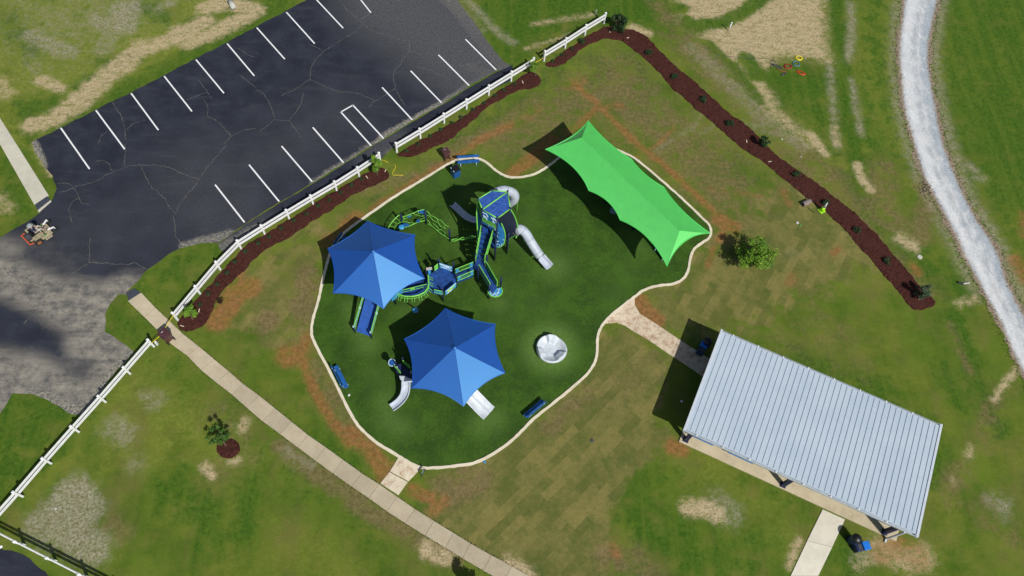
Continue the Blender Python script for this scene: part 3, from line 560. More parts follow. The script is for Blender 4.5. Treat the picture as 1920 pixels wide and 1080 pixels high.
mulch([(332,604),(336,617),(345,621),(365,621),(385,610),(395,592),(400,572),(410,555),(422,540),(437,525),(450,515),(465,503),(480,482),(505,463),(537,450),(562,430),(587,415),(620,395),(640,382),(667,362),(692,350),(720,342),(729,332),(729,322),(720,316),(707,314),(687,321),(672,334),(655,343),(635,354),(615,366),(592,380),(562,398),(535,415),(505,434),(480,449),(450,470),(425,498),(400,525),(385,542),(372,558),(355,578)])
mulch([(743,288),(750,296),(780,292),(805,282),(830,270),(840,265),(870,240),(890,222),(915,200),(940,187),(960,175),(985,166),(1005,164),(1014,155),(1015,146),(1007,139),(995,134),(975,144),(960,155),(940,168),(905,192),(870,217),(830,240),(792,262),(755,281)])
mulch([(1021,119),(1025,124),(1037,126),(1055,122),(1072,107),(1092,92),(1120,77),(1135,71),(1152,75),(1170,77),(1185,92),(1210,112),(1235,135),(1252,157),(1280,182),(1310,210),(1335,230),(1360,250),(1380,270),(1410,290),(1440,312),(1477,342),(1515,372),(1552,402),(1580,427),(1602,452),(1625,477),(1647,505),(1677,540),(1695,560),(1709,577),(1715,582),(1732,580),(1747,576),(1754,567),(1750,560),(1735,545),(1720,528),(1690,495),(1660,460),(1635,430),(1602,397),(1565,370),(1535,347),(1505,325),(1472,302),(1440,277),(1425,258),(1400,235),(1372,215),(1345,192),(1315,165),(1277,132),(1247,105),(1220,77),(1202,62),(1185,55),(1165,54),(1135,47),(1120,57),(1095,72),(1060,95),(1035,112)])
ring = P(428,842); mulch([(428+23*math.cos(k*.52), 841+20*math.sin(k*.52)) for k in range(12)], .04, .06)
# ================================================================ GRAVEL ROAD
rm, t, b = nodes('white_gravel'); n = NT(t)
vd = n.noise(1.1, 6, .7, n.rotvec(R(-12), 1.5, .7)); fv = n.noise(6, 5, .8); tr = n.noise(1.8, 6, .75, n.rotvec(R(-15), 1.3, .30))
c = n.mix(n.ss(vd, .35, .65), (.32,.355,.385), (.54,.555,.565)); c = n.mix(n.math('MULTIPLY', n.ss(tr, .52, .7), .6), c, (.72,.73,.72)); c = n.mix(n.math('MULTIPLY', n.ss(n.noise(.7, 6, .7), .55, .7), .5), c, (.48,.44,.36))
c = n.mix(n.math('MULTIPLY', n.ss(n.math('SUBTRACT', n.attr('m1', 1), n.math('MULTIPLY', n.noise(1.5, 6, .75), 1.1)), -.35, .35), .6), c, (.68,.69,.69))
c = n.mix(n.math('MULTIPLY', n.ss(n.math('SUBTRACT', n.attr('m1', 2), n.noise(1.3, 6, .75)), .05, .40), .75), c, (.30,.355,.40))
k = n.ss(n.math('SUBTRACT', n.attr('m1', 0), n.math('MULTIPLY', n.noise(2.5, 6, .8), 1.0)), -.15, .3)
c = n.mix(k, c, (.26,.20,.14))
c = n.mul(c, n.math('ADD', n.math('MULTIPLY', fv, 1.2), .40)); n.L(c, b.inputs['Base Color']); b.inputs['Roughness'].default_value = .95; n.bump(fv, b, .7, .03)
gl = [(1700,-90),(1695,-30),(1690,0),(1686,37),(1681,75),(1680,112),(1684,150),(1687,187),(1693,220),(1703,250),(1712,285),(1727,332),(1747,370),(1765,402),(1785,440),(1802,480),(1817,507),(1835,540),(1845,560),(1870,605),(1892,660),(1907,690),(1930,735),(1990,830)]
gr_ = [(1772,-90),(1766,-30),(1763,0),(1752,50),(1746,87),(1746,125),(1752,162),(1759,200),(1766,237),(1775,275),(1787,307),(1802,342),(1820,382),(1837,412),(1860,445),(1880,482),(1890,520),(1902,545),(1915,572),(1940,620),(2020,740)]
def roadmask(Q):
    dl = poly_d(Q, xy(PP(gl))); dr = poly_d(Q, xy(PP(gr_))); f = dl/(dl+dr+1e-6)
    tk = .9*np.exp(-((f-.30)/.17)**2)+.6*np.exp(-((f-.62)/.08)**2)
    return np.stack([np.clip(1-np.minimum(dl, dr)/.85, 0, 1), np.clip(tk, 0, 1), f], 1)
sheet('gravel_road', rough(PP(gl+gr_[::-1]), .17, .15), .010, .3, rm, roadmask)
# ================================================================ FENCES
def fence(bases, label, vis=None, cut_last=False):
    B = PP(bases); o = thing('rail_fence', label, 'fence', B[0], 'white rail fences round the playground lot')
    N = len(B)
    for i, p in enumerate(B):
        t = (B[min(i+1, N-1)]-B[max(i-1, 0)]).normalized(); rz = math.atan2(t.y, t.x)
        m = MB(); m.box((p.x, p.y, .62), .135, .135, 1.24, rz); m.box((p.x, p.y, 1.25), .17, .17, .03, rz)
        m.lathe((p.x, p.y, 1.265), [(.10,0),(.06,.03),(.004,.055)], 4); m.build('post', 'white', o, bevel=.006)
    for zz in (1.03, .63):
        for i in range(N-1):
            m = MB(); d = (B[i+1]-B[i]).normalized()*.069
            a, c = B[i]+d, B[i+1]-d; m.bar((a.x, a.y, zz), (c.x, c.y, zz), .06, .20); m.build('rail', 'white', o)
    return o
fence([(333.5,600.5),(375,551),(413,506),(452,466.5),(496,438.5),(542,410),(587,383),(631,357),(673,330.5),(713,304)], 'curving white two-rail fence along the parking lot, from the sidewalk bin to the small tree')
fence([(288.5,650),(244,701),(198,754),(148,810),(96,869),(43,931),(-12,993)], 'straight white two-rail fence running down the lower left lawn from the sidewalk')
fence([(744,285.5),(788,259),(832.5,231),(874.5,204.5),(916,178.5),(958,152.5),(999,127.5)], 'white two-rail fence beside the middle mulch bed along the upper half of the parking lot')
fence([(1019.5,114.5),(1059,90.5),(1096,66),(1132,44)], 'short white fence of three bays ending at the bushy shrub at the top')
fence([(-70,963),(-12,992),(46,1022),(105,1052),(164,1082),(224,1113)], 'white fence cutting the bottom left corner beside a piece of asphalt')
# ================================================================ SHADES
def fabric(name, col, sh=.6, rg=.43, tint=(.25,.80,1), gf=.18):
    m, t, b = nodes(name); n = NT(t)
    c = n.mix(n.ss(n.noise(1.5, 6, .7), .3, .7), tuple(x*.9 for x in col), col); wv = n.noise(60, 2); c = n.mul(c, n.math('ADD', n.math('MULTIPLY', wv, .25), .88))
    n.L(c, b.inputs['Base Color']); b.inputs['Roughness'].default_value = rg; b.inputs['Specular IOR Level'].default_value = .3
    b.inputs['Sheen Weight'].default_value = sh; b.inputs['Sheen Roughness'].default_value = .6; n.bump(n.noise(3, 4, .6, n.rotvec(.6, 1, 4)), b, .08, .03)
    gl0 = t.nodes.new('ShaderNodeBsdfGlossy'); gl0.inputs['Roughness'].default_value = .60; gl0.inputs[0].default_value = (*tint, 1); mx = t.nodes.new('ShaderNodeMixShader'); mx.inputs[0].default_value = gf
    n.L(b.outputs[0], mx.inputs[1]); n.L(gl0.outputs[0], mx.inputs[2]); n.L(mx.outputs[0], t.nodes['Material Output'].inputs[0])
    return m
fb = fabric('blue_shade_cloth', (.003,.038,.36), .0); fg = fabric('green_shade_cloth', (.055,.62,.075), .0, tint=(.80,.95,.80), gf=.17)
seam = mat('blue_seam', (.008,.045,.30), .7, .1, 5); gseam = mat('green_seam', (.10,.66,.14), .7, .1, 5)
def hexshade(label, corners, apex, hc=3.0, ha=5.3):
    c3 = [P(u, v, hc) for u, v in corners]; ap = P(*apex, ha)
    cen = sum(c3, Vector())/6; root = thing('hexagonal_shade', label, 'shade canopy', (cen.x, cen.y, 0))
    mb = MB(); n1, n2 = 12, 12; edgel = []
    for i in range(6):
        A, B = c3[i], c3[(i+1) % 6]; g = {}
        for r in range(n1+1):
            f = r/n1
            for q in range(n2+1):
                t_ = q/n2; e = A.lerp(B, t_); p = ap.lerp(e, f)
                sag = 4*t_*(1-t_); inward = (ap-(A+B)/2).normalized()
                p = p + inward*(.36*sag*f**3) ; p.z += -.04*math.sin(math.pi*f)
                g[r, q] = p
        vs = [g[r, q] for r in range(n1+1) for q in range(n2+1)]
        fs = [(r*(n2+1)+q, r*(n2+1)+q+1, (r+1)*(n2+1)+q+1, (r+1)*(n2+1)+q) for r in range(n1) for q in range(n2)]
        mb.add(vs, fs); edgel.append(([g[n1, q] for q in range(n2+1)], [g[r, 0] for r in range(n1+1)]))
    cp = mb.build('canopy', fb, root, weld=True); so_ = cp.modifiers.new('s', 'SOLIDIFY'); so_.thickness = .012
    sm = MB()
    for e_, s_ in edgel: sm.tube([p+Vector((0,0,.004)) for p in s_], .010, 5)
    sm.build('seam', seam, cp)
    hm = MB()
    for e_, s_ in edgel: hm.tube(e_, .024, 5)
    hm.build('hem_cable', fb, cp)
    for i, c in enumerate(c3):
        if i % 2 == 0 or True:
            o = MB(); k = (cen-c); k.z = 0; k.normalize(); 
            o.tube([c+k*.2-Vector((0,0,.14)), (ap.x*.98+c.x*.02, ap.y*.98+c.y*.02, ap.z-.30)], .045, 8); o.build('rafter', 'navy', root, smooth=True)
    return root, c3, ap
r1, c1, ap1 = hexshade('blue hexagonal shade canopy over the big play structure, nearer the parking lot', [(689,414.5),(778,440),(796.5,522.5),(719,579),(624.5,550),(614.5,466)], (699.5,470.5))
r2, c2, ap2 = hexshade('blue hexagonal shade canopy over the toddler slides, nearer the pavilion and turf bowl', [(835,578),(928.5,607.5),(947,699.5),(869,762),(771.5,728),(758,635.5)], (852.5,651.5))
for r_, cs, ap in ((r1, c1, ap1), (r2, c2, ap2)):
    m = MB(); m.tube([(ap.x, ap.y, 0), (ap.x, ap.y, ap.z-.1)], .12, 14); m.build('mast', 'navy', r_, smooth=True)
    m = MB(); m.lathe((ap.x, ap.y, ap.z-.03), [(.16,0),(.13,.05),(.05,.09),(.01,.10)], 12); m.build('peak_cap', fb, r_, smooth=True)
# long green canopy
gl_ = [P(*p, 3.15) for p in ((1022.5,280),(1104,357.5),(1162.5,412.5),(1250.5,499.5))]; gr2 = [P(*p, 3.15) for p in ((1103,226),(1185,299),(1245,351),(1332,437.5))]
rdg = [P(1091,258,4.45), P(1274,432.5,4.45)]
cg = (gl_[0]+gl_[3]+gr2[0]+gr2[3])/4
root = thing('long_shade', 'long bright green shade canopy with scalloped edges over the far turf', 'shade canopy', (cg.x, cg.y, 0))
mb = MB(); hem = []
def patch(A, B, ra, rb, n1=10, n2=14, scal=.42):
    g = []; mid = (A+B)/2; rm_ = (ra+rb)/2; inw = (rm_-mid).normalized()
    for r in range(n1+1):
        f = r/n1
        for q in range(n2+1):
            t_ = q/n2; top_ = ra.lerp(rb, t_); e_ = A.lerp(B, t_); p = top_.lerp(e_, f); sag = 4*t_*(1-t_)
            p = p + inw*(scal*sag*f**3); p.z += -.04*math.sin(math.pi*f)
            g.append(p)
    mb.add(g, [(r*(n2+1)+q, r*(n2+1)+q+1, (r+1)*(n2+1)+q+1, (r+1)*(n2+1)+q) for r in range(n1) for q in range(n2)])
    hem.append(g[-(n2+1):])
rt = lambda k: rdg[0].lerp(rdg[1], k)
for sd in (gl_, gr2):
    ks = [0, .36, .66, 1]
    if sd is gr2: ks = [0, .37, .66, 1]
    for i in range(3): patch(sd[i], sd[i+1], rt(ks[i]), rt(ks[i+1]), scal=.50 if i != 1 else .38)
patch(gl_[0], gr2[0], rdg[0], rdg[0]+Vector((.001,0,0)), scal=.75); patch(gl_[3], gr2[3], rdg[1], rdg[1]+Vector((.001,0,0)), scal=.8)
cp = mb.build('canopy', fg, root, weld=True); so_ = cp.modifiers.new('s', 'SOLIDIFY'); so_.thickness = .012
sm = MB(); sm.tube([p+Vector((0,0,.0)) for p in rdg], .015, 6)
for a, c in ((gl_[0],rdg[0]),(gr2[0],rdg[0]),(gl_[3],rdg[1]),(gr2[3],rdg[1])):
    pts = []
    for k in range(11): f = k/10; p = c.lerp(a, f); p.z += -.04*math.sin(math.pi*f)+.004; pts.append(p)
    sm.tube(pts, .010, 5)
sm.build('seam', gseam, cp)
hm = MB()
for e_ in hem: hm.tube(e_, .028, 5)
hm.build('hem_cable', fg, cp)
for k in (.08, .36, .66, .93):
    p = rt(k); m = MB(); m.tube([(p.x, p.y, 0), (p.x, p.y, 4.38)], .11, 14); m.build('post', 'navy', root, smooth=True)
    for tip in (gl_[(0,1,2,3)[[.08,.36,.66,.93].index(k)]], gr2[[.08,.36,.66,.93].index(k)]):
        m = MB(); m.tube([(p.x, p.y, 4.30), (tip.x*.96+p.x*.04, tip.y*.96+p.y*.04, 3.08)], .05, 8); m.build('rafter', 'navy', root, smooth=True)
# ================================================================ PAVILION
hl, hh_ = 2.62, 2.72
rc = [P(1352.5,618,hh_), P(1763,795,hh_), P(1720,1007,hl), P(1282,807,hl)]   # TL TR BR BL
U = (rc[2]-rc[3]); U.z = 0; LU = U.length; U.normalize(); V_ = Vector((-U.y, U.x, 0)); LV = ((rc[0]-rc[3]).dot(V_)+(rc[1]-rc[2]).dot(V_))/2
O = rc[3].copy(); O.z = 0
pv = thing('pavilion', 'open picnic pavilion with a pale grey standing-seam metal roof and navy columns', 'pavilion', O)
def PV(x, y, z): return O + U*x + V_*y + Vector((0,0,z))
up = Vector((0, 0, 1)); rz_ = math.atan2(U.y, U.x)
rfm, t, b = nodes('metal_roof'); n = NT(t)
c = n.mix(n.ss(n.noise(.5, 4), .3, .7), (.41,.49,.57), (.46,.54,.62)); c = n.mul(c, n.math('ADD', n.math('MULTIPLY', n.noise(8, 3), .1), .95)); n.L(c, b.inputs['Base Color']); b.inputs['Roughness'].default_value = .5; b.inputs['Metallic'].default_value = 0.0
# roof deck: slopes gently across V
m = MB(); slope = Vector((0,0,hh_-hl)) + V_*LV; SL = slope.normalized(); NR = U.cross(SL).normalized(); LS = slope.length
R0 = Vector((O.x, O.y, hl)); m.frame(R0, U, SL, NR, 0, LU, .15, LS-.13, -.12, 0); rf = m.build('roof', rfm, pv)
m = MB(); nr = 41
for i in range(1, nr):
    x = LU*i/nr; m.frame(R0, U, SL, NR, x-.011, x+.011, .20, LS-.18, 0.001, .028)
m.build('standing_seam', mat('seam_metal', (.26,.33,.42), .5, .05, 4), rf)
m = MB()
m.frame(R0, U, SL, NR, -.05, .09, -.02, LS+.02, -.16, .05); m.build('rake_trim', 'roofedge', rf); m = MB(); m.frame(R0, U, SL, NR, LU-.10, LU+.06, -.02, LS+.02, -.16, .05); m.build('rake_trim', 'roofedge', rf)
for (y0, y1, nm) in ((.0, .145, 0), (LS-.125, LS, 1)):
    m = MB(); m.frame(R0, U, SL, NR, .09, LU-.10, y0, y0+.035, -.17, -.02); m.frame(R0, U, SL, NR, .09, LU-.10, y1-.02, y1, -.17, -.03); m.frame(R0, U, SL, NR, .09, LU-.10, y0, y1, -.18, -.16)
    m.build('gutter', 'gravelroof', rf)
    k = .9
    while k < LU: m = MB(); m.frame(R0, U, SL, NR, k-.03, k+.03, y0-.005, y1+.02, -.018, .004); m.build('gutter_strap', 'white', rf); k += 1.83
# slab
s1, s2 = P(1272.5,828.5), P(1679.5,1015.5)
x1, y1 = (s1-O).dot(U), (s1-O).dot(V_); x2, y2 = (s2-O).dot(U), (s2-O).dot(V_); ys_ = (y1+y2)/2
q = []; 
def XY(x, y): return PV(x, y, 0)
nq = 4
for i in range(nq):
    xa, xb = x1+(x2-x1)*i/nq, x1+(x2-x1)*(i+1)/nq
    q.append((XY(xa, ys_), XY(xb, ys_), XY(xb, LV-.9), XY(xa, LV-.9)))
pave('pavilion_slab', q, cream2, .10, .006)
colb = [P(1285.5,827.5-2), P(1467,910), P(1657,998)]
for yy in (None, LV-1.3):
    for cb in colb:
        x = (cb-O).dot(U); y = (cb-O).dot(V_) if yy is None else yy
        m = MB(); m.box(PV(x, y, 1.32), .26, .26, 2.45, rz_); m.box(PV(x, y, .13), .38, .38, .06, rz_); m.build('column', 'navy', pv, bevel=.01)
m = MB(); p0 = P(1661,1011); x = (p0-O).dot(U); y = (p0-O).dot(V_); m.box(PV(x, y, 1.25), .10, .10, 2.5, rz_); m.box(PV(x-.03, y-.10, .08), .1, .3, .08, rz_); m.build('downspout', 'roofedge', pv)
for y in (.7, LV-1.3): m = MB(); m.bar(PV(.3, y, 2.42), PV(LU-.3, y, 2.42), .18, .2); m.build('beam', 'navy', pv)
# picnic tables peeking from the eave
def picnic(p, label, rz=rz_):
    r_ = thing('picnic_table', label, 'picnic table', (0,0,0), 'picnic tables under the pavilion')
    m = MB(); m.box((0,0,.75), 1.8, .75, .05); m.build('table_top', 'blue', r_, bevel=.01)
    for y in (-.72, .72): m = MB(); m.box((0,y,.45), 1.8, .28, .05); m.build('seat', 'panel', r_, bevel=.01)
    for x in (-.65, .65):
        m = MB(); m.bar((x,-.7,.40), (x,.7,.40), .06, .06); m.bar((x,-.3,.72), (x,-.55,0), .06, .06); m.bar((x,.3,.72), (x,.55,0), .06, .06); m.build('frame', 'lime', r_)
    r_.location = (p.x, p.y, .10); r_.rotation_euler = (0,0,rz); return r_
picnic(PV(1.55, 1.55, 0), 'blue picnic table with green frame under the left end of the pavilion eave'); picnic(PV(4.4, 1.55, 0), 'blue picnic table just right of the first one under the pavilion eave'); picnic(PV(14.3, 1.6, 0), 'blue picnic table under the pavilion roof by the right-hand columns')
# ================================================================ BINS
def brownbin(px, rz, label):
    r_ = thing('wheeled_bin', label, 'bin', (0,0,0), 'maroon wheeled bins')
    m = MB(); b0, b1 = (.24,.24), (.30,.35); vs = []
    for (hx, hy), z in ((b0,.10),(b1,.98)): vs += [(-hx,-hy,z),(hx,-hy,z),(hx,hy,z),(-hx,hy,z)]
    m.add(vs, [(3,2,1,0),(4,5,6,7),(0,1,5,4),(1,2,6,5),(2,3,7,6),(3,0,4,7)]); m.build('body', 'maroon', r_, bevel=.03)
    m = MB(); m.slab([(-.34,-.40,1.0),(.34,-.40,1.0),(.34,.36,1.06),(-.34,.36,1.06)], .06); m.box((0,-.02,1.07), .48, .55, .03); l_ = m.build('lid', 'maroon', r_, bevel=.02)
    m = MB(); m.tube([(-.25,.42,1.02),(.25,.42,1.02)], .018, 8); m.build('handle', 'maroon', r_)
    for x in (-.27, .27): m = MB(); m.lathe((x,.27,.14), [(.14,-.035),(.14,.035)], 16, axis=(1,0,0)); m.build('wheel', 'rubber', r_)
    m = MB(); m.box((.02,-.16,1.09), .12, .03, .004); m.box((0.02,-.20,1.09), .20, .012, .004); m.build('decal', 'pale', l_)
    p = P(*px); r_.location = p; r_.rotation_euler = (0,0,rz); return r_
b1_ = brownbin((317,637), R(-130), 'maroon wheeled bin standing on the sidewalk between the two white fences')
b2_ = brownbin((836,296), R(-150), 'maroon wheeled bin on bare soil near the blue bench at the turf corner')
b2_.scale = (.86,)*3
def boxbin(px, rz, label):
    r_ = thing('litter_bin', label, 'bin', (0,0,0))
    m = MB(); m.box((0,0,.45), .58, .58, .86); m.build('body', 'blue', r_, bevel=.03)
    m = MB(); m.box((0,0,.93), .64, .64, .10); m.box((0,0,1.0), .44, .44, .06); l_ = m.build('lid', 'black', r_, bevel=.02)
    for y in (-.2, .2): m = MB(); m.box((-.28,y,.985), .07, .10, .02); m.build('hinge', 'pale', l_)
    r_.location = P(*px); r_.rotation_euler = (0,0,rz); return r_
boxbin((854,329), R(35), 'square blue litter bin with black lid on the turf under the blue bench corner')
def barrel(px, label, k):
    r_ = thing('litter_barrel', label, 'bin', (0,0,0), 'round blue barrels with black dome lids')
    m = MB(); m.lathe((0,0,0), [(.27,0),(.30,.05),(.31,.8),(.30,.84)], 24); m.build('body', 'binblue', r_, smooth=True)
    m = MB(); m.lathe((0,0,.84), [(.33,0),(.33,.05),(.29,.14),(.20,.22),(.08,.26),(.01,.265)], 24); m.build('dome_lid', 'black', r_, smooth=True)
    r_.location = P(*px); return r_
def cooler(px, rz, label):
    r_ = thing('recycling_box', label, 'bin', (0,0,0), 'low blue boxes beside the barrels')
    m = MB(); m.box((0,0,.28), .95, .52, .56); m.build('body', 'binblue', r_, bevel=.02)
    m = MB(); m.box((.23,0,.60), .46, .54, .07); m.build('lid', 'boxblue', r_, bevel=.015); m = MB(); m.box((-.22,0,.575), .26, .36, .03); m.build('opening', 'dgrey', r_)
    r_.location = P(*px); r_.rotation_euler = (0,0,rz); return r_
barrel((1595,1014), 'blue barrel with shiny black dome lid on grass beside the lower path', 0); cooler((1611,1027), R(12), 'low bright blue box with grey opening beside the barrel at the pavilion lower right')
barrel((1322,648), 'blue barrel with black dome lid standing in the pavilion shadow', 0); cooler((1314,657), R(60), 'low blue box beside the barrel in the pavilion shadow')
# ================================================================ BENCHES
def bench(a, c, back_side, label):
    a, c = P(*a, .45), P(*c, .45); mid = (a+c)/2; L_ = (c-a).length; ang = math.atan2(c.y-a.y, c.x-a.x)
    r_ = thing('bench', label, 'bench', (0,0,0), 'blue benches round the turf')
    m = MB(); m.box((0,0,.45), L_, .30, .05); m.build('seat', 'blue', r_, bevel=.01)
    m = MB(); m.frame(Vector((0,.26,.80)), Vector((1,0,0)), Vector((0,.25,.97)), Vector((0,-.97,.25)), -L_/2, L_/2, -.12, .12, -.025, .025); m.build('backrest', 'blue', r_, bevel=.01)
    for x in (-L_/2+.25, L_/2-.25):
        m = MB(); m.tube([(x,-.18,0),(x,-.16,.40),(x,.16,.42),(x,.24,.55),(x,.30,.92)], .025, 8); m.tube([(x,.14,.41),(x,.16,0)], .025, 8); m.build('leg', 'pale', r_, smooth=True)
    r_.location = (mid.x, mid.y, 0); r_.rotation_euler = (0,0,ang + (0 if back_side > 0 else math.pi)); return r_
bench((857.5,304.5), (898.5,301.5), 1, 'blue bench with back astride the kerb beside the square litter bin')
bench((629,686), (650,727), -1, 'blue bench on the turf left of the toddler slides, facing them')
bench((984,781), (1019,751), -1, 'blue bench at the lower right turf kerb below the turf bowl')
bench((632,466), (648,443), 1, 'blue bench half hidden under the corner of the left blue canopy')
# ================================================================ SPINNER BOWL
cb = P(1031.5,657)
r_ = thing('play_bowl', 'pale grey round moulded play bowl with three seats on lighter turf', 'play bowl', cb)
mb = MB(); n1, n2 = 44, 120; Rb = 1.10; vs = []
def bowl_r(th): return Rb*(1+.055*math.cos(th-R(-20))+.035*math.cos(2*th+1.2)+.018*math.cos(3*th+.4))
for i in range(n1+1):
    f = i/n1
    for j in range(n2):
        th = 2*math.pi*j/n2; rr = bowl_r(th)*f
        z = .12+.40*max(0, (f-.45)/.55)**1.5
        if f > .9: z -= .16*((f-.9)/.1)**2
        for k in range(3):
            d = abs((th-R(82+120*k)+math.pi) % (2*math.pi)-math.pi); rad = f
            z += .30*(1/(1+math.exp((d-.40)*30)))*(1/(1+math.exp(-(rad-.50)*44)))*(1/(1+math.exp((rad-.95)*40)))
        vs.append((cb.x+rr*math.cos(th), cb.y+rr*math.sin(th), z))
for k in range(3):
    for j in range(n2):
        th = 2*math.pi*j/n2; rr = bowl_r(th)*(1.0, .93, .55)[k]; vs.append((cb.x+rr*math.cos(th), cb.y+rr*math.sin(th), (.26,.10,.02)[k]))
rows = n1+4; mb.add(vs, [(i*n2+j, i*n2+(j+1) % n2, (i+1)*n2+(j+1) % n2, (i+1)*n2+j) for i in range(rows-1) for j in range(n2)]); mb.build('bowl', 'bowl', r_, smooth=True)
m = MB(); m.lathe((cb.x, cb.y, 0), [(.5,0),(.45,.06),(.3,.07)], 20); m.build('pivot_base', 'dgrey', r_)
# ================================================================ MAIN PLAY STRUCTURE
Z1 = 1.35
def Z3(l, h): return [P(740+x/7.714, 460+y/7.714, h) for x, y in l]
def Z2(l, h): return [P(840+x/6.355, 340+y/6.355, h) for x, y in l]
base0 = P(860, 545)
PS = thing('play_structure', 'large blue and lime green play structure with hexagonal tower, bridges, ramp and tube slides', 'play structure', (base0.x, base0.y, 0))
roofpx = [(896.6,373),(921.8,357.5),(951.7,359.5),(956.8,391.5),(932.8,409.2),(904.5,393)]; HR = 5.75
rv = [P(*p, HR) for p in roofpx]; rcx = sum(rv, Vector())/6
meshm, t, b = nodes('blue_mesh_roof'); n = NT(t)
c = n.mix(n.ss(n.noise(4.0, 3, .5, n.rotvec(.5, .5, 2), dist=2.0), .46, .56), (.018,.065,.30), (.045,.12,.40)); wr = n.vor(2.2, 'DISTANCE_TO_EDGE'); c = n.mix(n.math('MULTIPLY', n.ss(wr, .05, .0), .25), c, (.12,.22,.5))
n.L(c, b.inputs['Base Color']); b.inputs['Roughness'].default_value = .5
def post(p, h0, h1, r=.065, parent=PS):
    m = MB(); m.tube([(p.x, p.y, h0), (p.x, p.y, h1)], r, 10); m.lathe((p.x, p.y, h1), [(r,0),(r*.8,.03),(.01,.05)], 10); return m.build('post', 'navy', parent, smooth=True)
roof = MB(); up_ = lambda p: Vector((p.x, p.y, HR-.03))
roof.slab([up_(rv[i]) for i in (5,0,1,2)], .05); roof.slab([up_(rv[i]) for i in (2,3,4,5)], .05)
ro = roof.build('tower_roof', meshm, PS)
m = MB()
for i in range(6): m.tube([rv[i], rv[(i+1) % 6]], .045, 8)
m.tube([rv[5], rv[2]], .05, 8); m.build('roof_frame', 'lime', ro, smooth=True)
for p in rv: post(p, 0, HR+.12, .07)
D1 = 2.95
m = MB(); m.prism([rcx+(p-rcx)*.96 for p in rv], D1-.08, D1); m.build('tower_deck', 'deck', PS)
m = MB(); m.prism([rcx+(p-rcx)*.95 for p in rv], Z1-.08, Z1); m.build('tower_deck', 'deck', PS)
# wall panels
def quadv(a, c, z0, z1, t=.05):
    return [Vector((a.x,a.y,z0)), Vector((c.x,c.y,z0)), Vector((c.x,c.y,z1)), Vector((a.x,a.y,z1))]
def panel(a, c, z0, z1, m_, parent=PS, name='panel', t=.05): m = MB(); m.slab(quadv(a, c, z0, z1), t); return m.build(name, m_, parent)
def on_panel(a, c, z0, z1, pts, r, m_, parent, off=.035, closed=False):   # squiggle drawn on a vertical panel (s,t in 0..1)
    d = (c-a); d.z = 0; nn = Vector((d.y, -d.x, 0)).normalized(); 
    cdir = Vector((0,0,0))-a; cdir.z = 0
    if nn.dot(cdir) < 0: nn = -nn
    m = MB()
    for l in pts: m.tube([Vector((a.x, a.y, 0)) + d*s_ + Vector((0,0,z0+(z1-z0)*t_)) + nn*off for s_, t_ in l], r, 6)
    return m.build('swirl_trim', m_, parent)
Fp, Ep, Dp, Ap, Bp, Cp = rv[5], rv[4], rv[3], rv[0], rv[1], rv[2]
lp = panel(Fp, Ep, 4.05, 5.6, 'panel'); on_panel(Fp, Ep, 4.05, 5.6, [[(.05,.93),(.3,.95),(.4,.8),(.3,.68),(.08,.72)], [(.6,.9),(.8,.82),(.7,.7),(.85,.6)], [(.1,.6),(.3,.62),(.35,.52)], [(.45,.08),(.5,.22),(.7,.26),(.9,.2),(.92,.05)], [(.72,.98),(.95,.85),(.95,.7)]], .035, 'pale', lp)
m = MB()
for k in range(14): s_ = (k+.5)/14; p = Fp.lerp(Ep, s_); m.tube([(p.x,p.y-.06,4.40),(p.x,p.y-.06,4.85)], .022, 5)
m.build('barrier_bars', 'lime', lp); panel(Fp+Vector((0,-.05,0)), Ep+Vector((0,-.05,0)), 4.38, 4.87, 'grate', lp, 'barrier_grate', .03)
panel(Ap, Fp, 2.95, 4.2, 'blue'); panel(Ap, Bp, 2.95, 4.4, 'grate', name='barrier'); panel(Bp, Cp, 4.3, 5.5, 'blue'); panel(Ap, Fp, 4.5, 5.5, 'grate', name='barrier')
m = MB(); m.tube([P(896.4,377,5.6), P(893.5,400,4.6), P(895,430,3.2), P(897,462,1.2), P(897,480,.2)], .05, 8); m.build('edge_trim', 'lime', PS, smooth=True)
m = MB()
for k in range(9):
    h0 = .5+k*.42; p0 = Ap.lerp(Fp, .1); p1 = Ap.lerp(Fp, .9); m.tube([(p0.x-.05,p0.y,h0),(p1.x-.05,p1.y-.05,h0+.1)], .03, 6)
m.build('rung', 'sky_blue', PS)
# leaning dark climbing wall on the east face
wt = [P(958,394,5.55), P(933.5,410,5.55)]; wb = [P(948.5,451,1.9), P(970.5,438,1.9)]
m = MB(); m.slab([wt[1], wb[0], wb[1], P(971,425,2.9), P(966,408,4.2), wt[0]], .06); cw = m.build('climbing_wall', mat('dark_wall', (.006,.010,.035), .5, .2, 5), PS)
m = MB(); m.tube(smooth_poly([wt[0], P(966,407,4.3), P(971,425,3.0), P(971,439,1.95), P(967,446,1.7)], 2, False), .05, 8); m.tube([wb[0], P(970,438.5,1.9)], .035, 8); m.build('edge_trim', 'lime', cw, smooth=True)
m = MB()
for u, v, h in ((941,416,4.6),(953,403,4.6),(956,412,4.1),(947,425,3.6),(960,425,3.1),(950,436,2.7),(962,437,2.3),(955,430,2.9),(966,415,3.6)): m.lathe(P(u, v, h)+Vector((0,-.05,.08)), [(.06,0),(.04,.05),(.01,.06)], 8)
m.build('hand_hold', mat('holds', (.30,.16,.12), .6, .3, 3), cw)
lf = [(933.5,411,5.2),(939,417,4.8),(944,427,4.1),(947.5,440,3.2),(946.5,452,2.3),(943,460,1.8),(937,463.5,1.5),(930,462,1.5),(929.5,445,2.6),(929.5,425,4.0)]
L3 = [P(*p) for p in lf]; m = MB(); m.slab(L3, .05); lfo = m.build('leaf_panel', 'panel', PS)
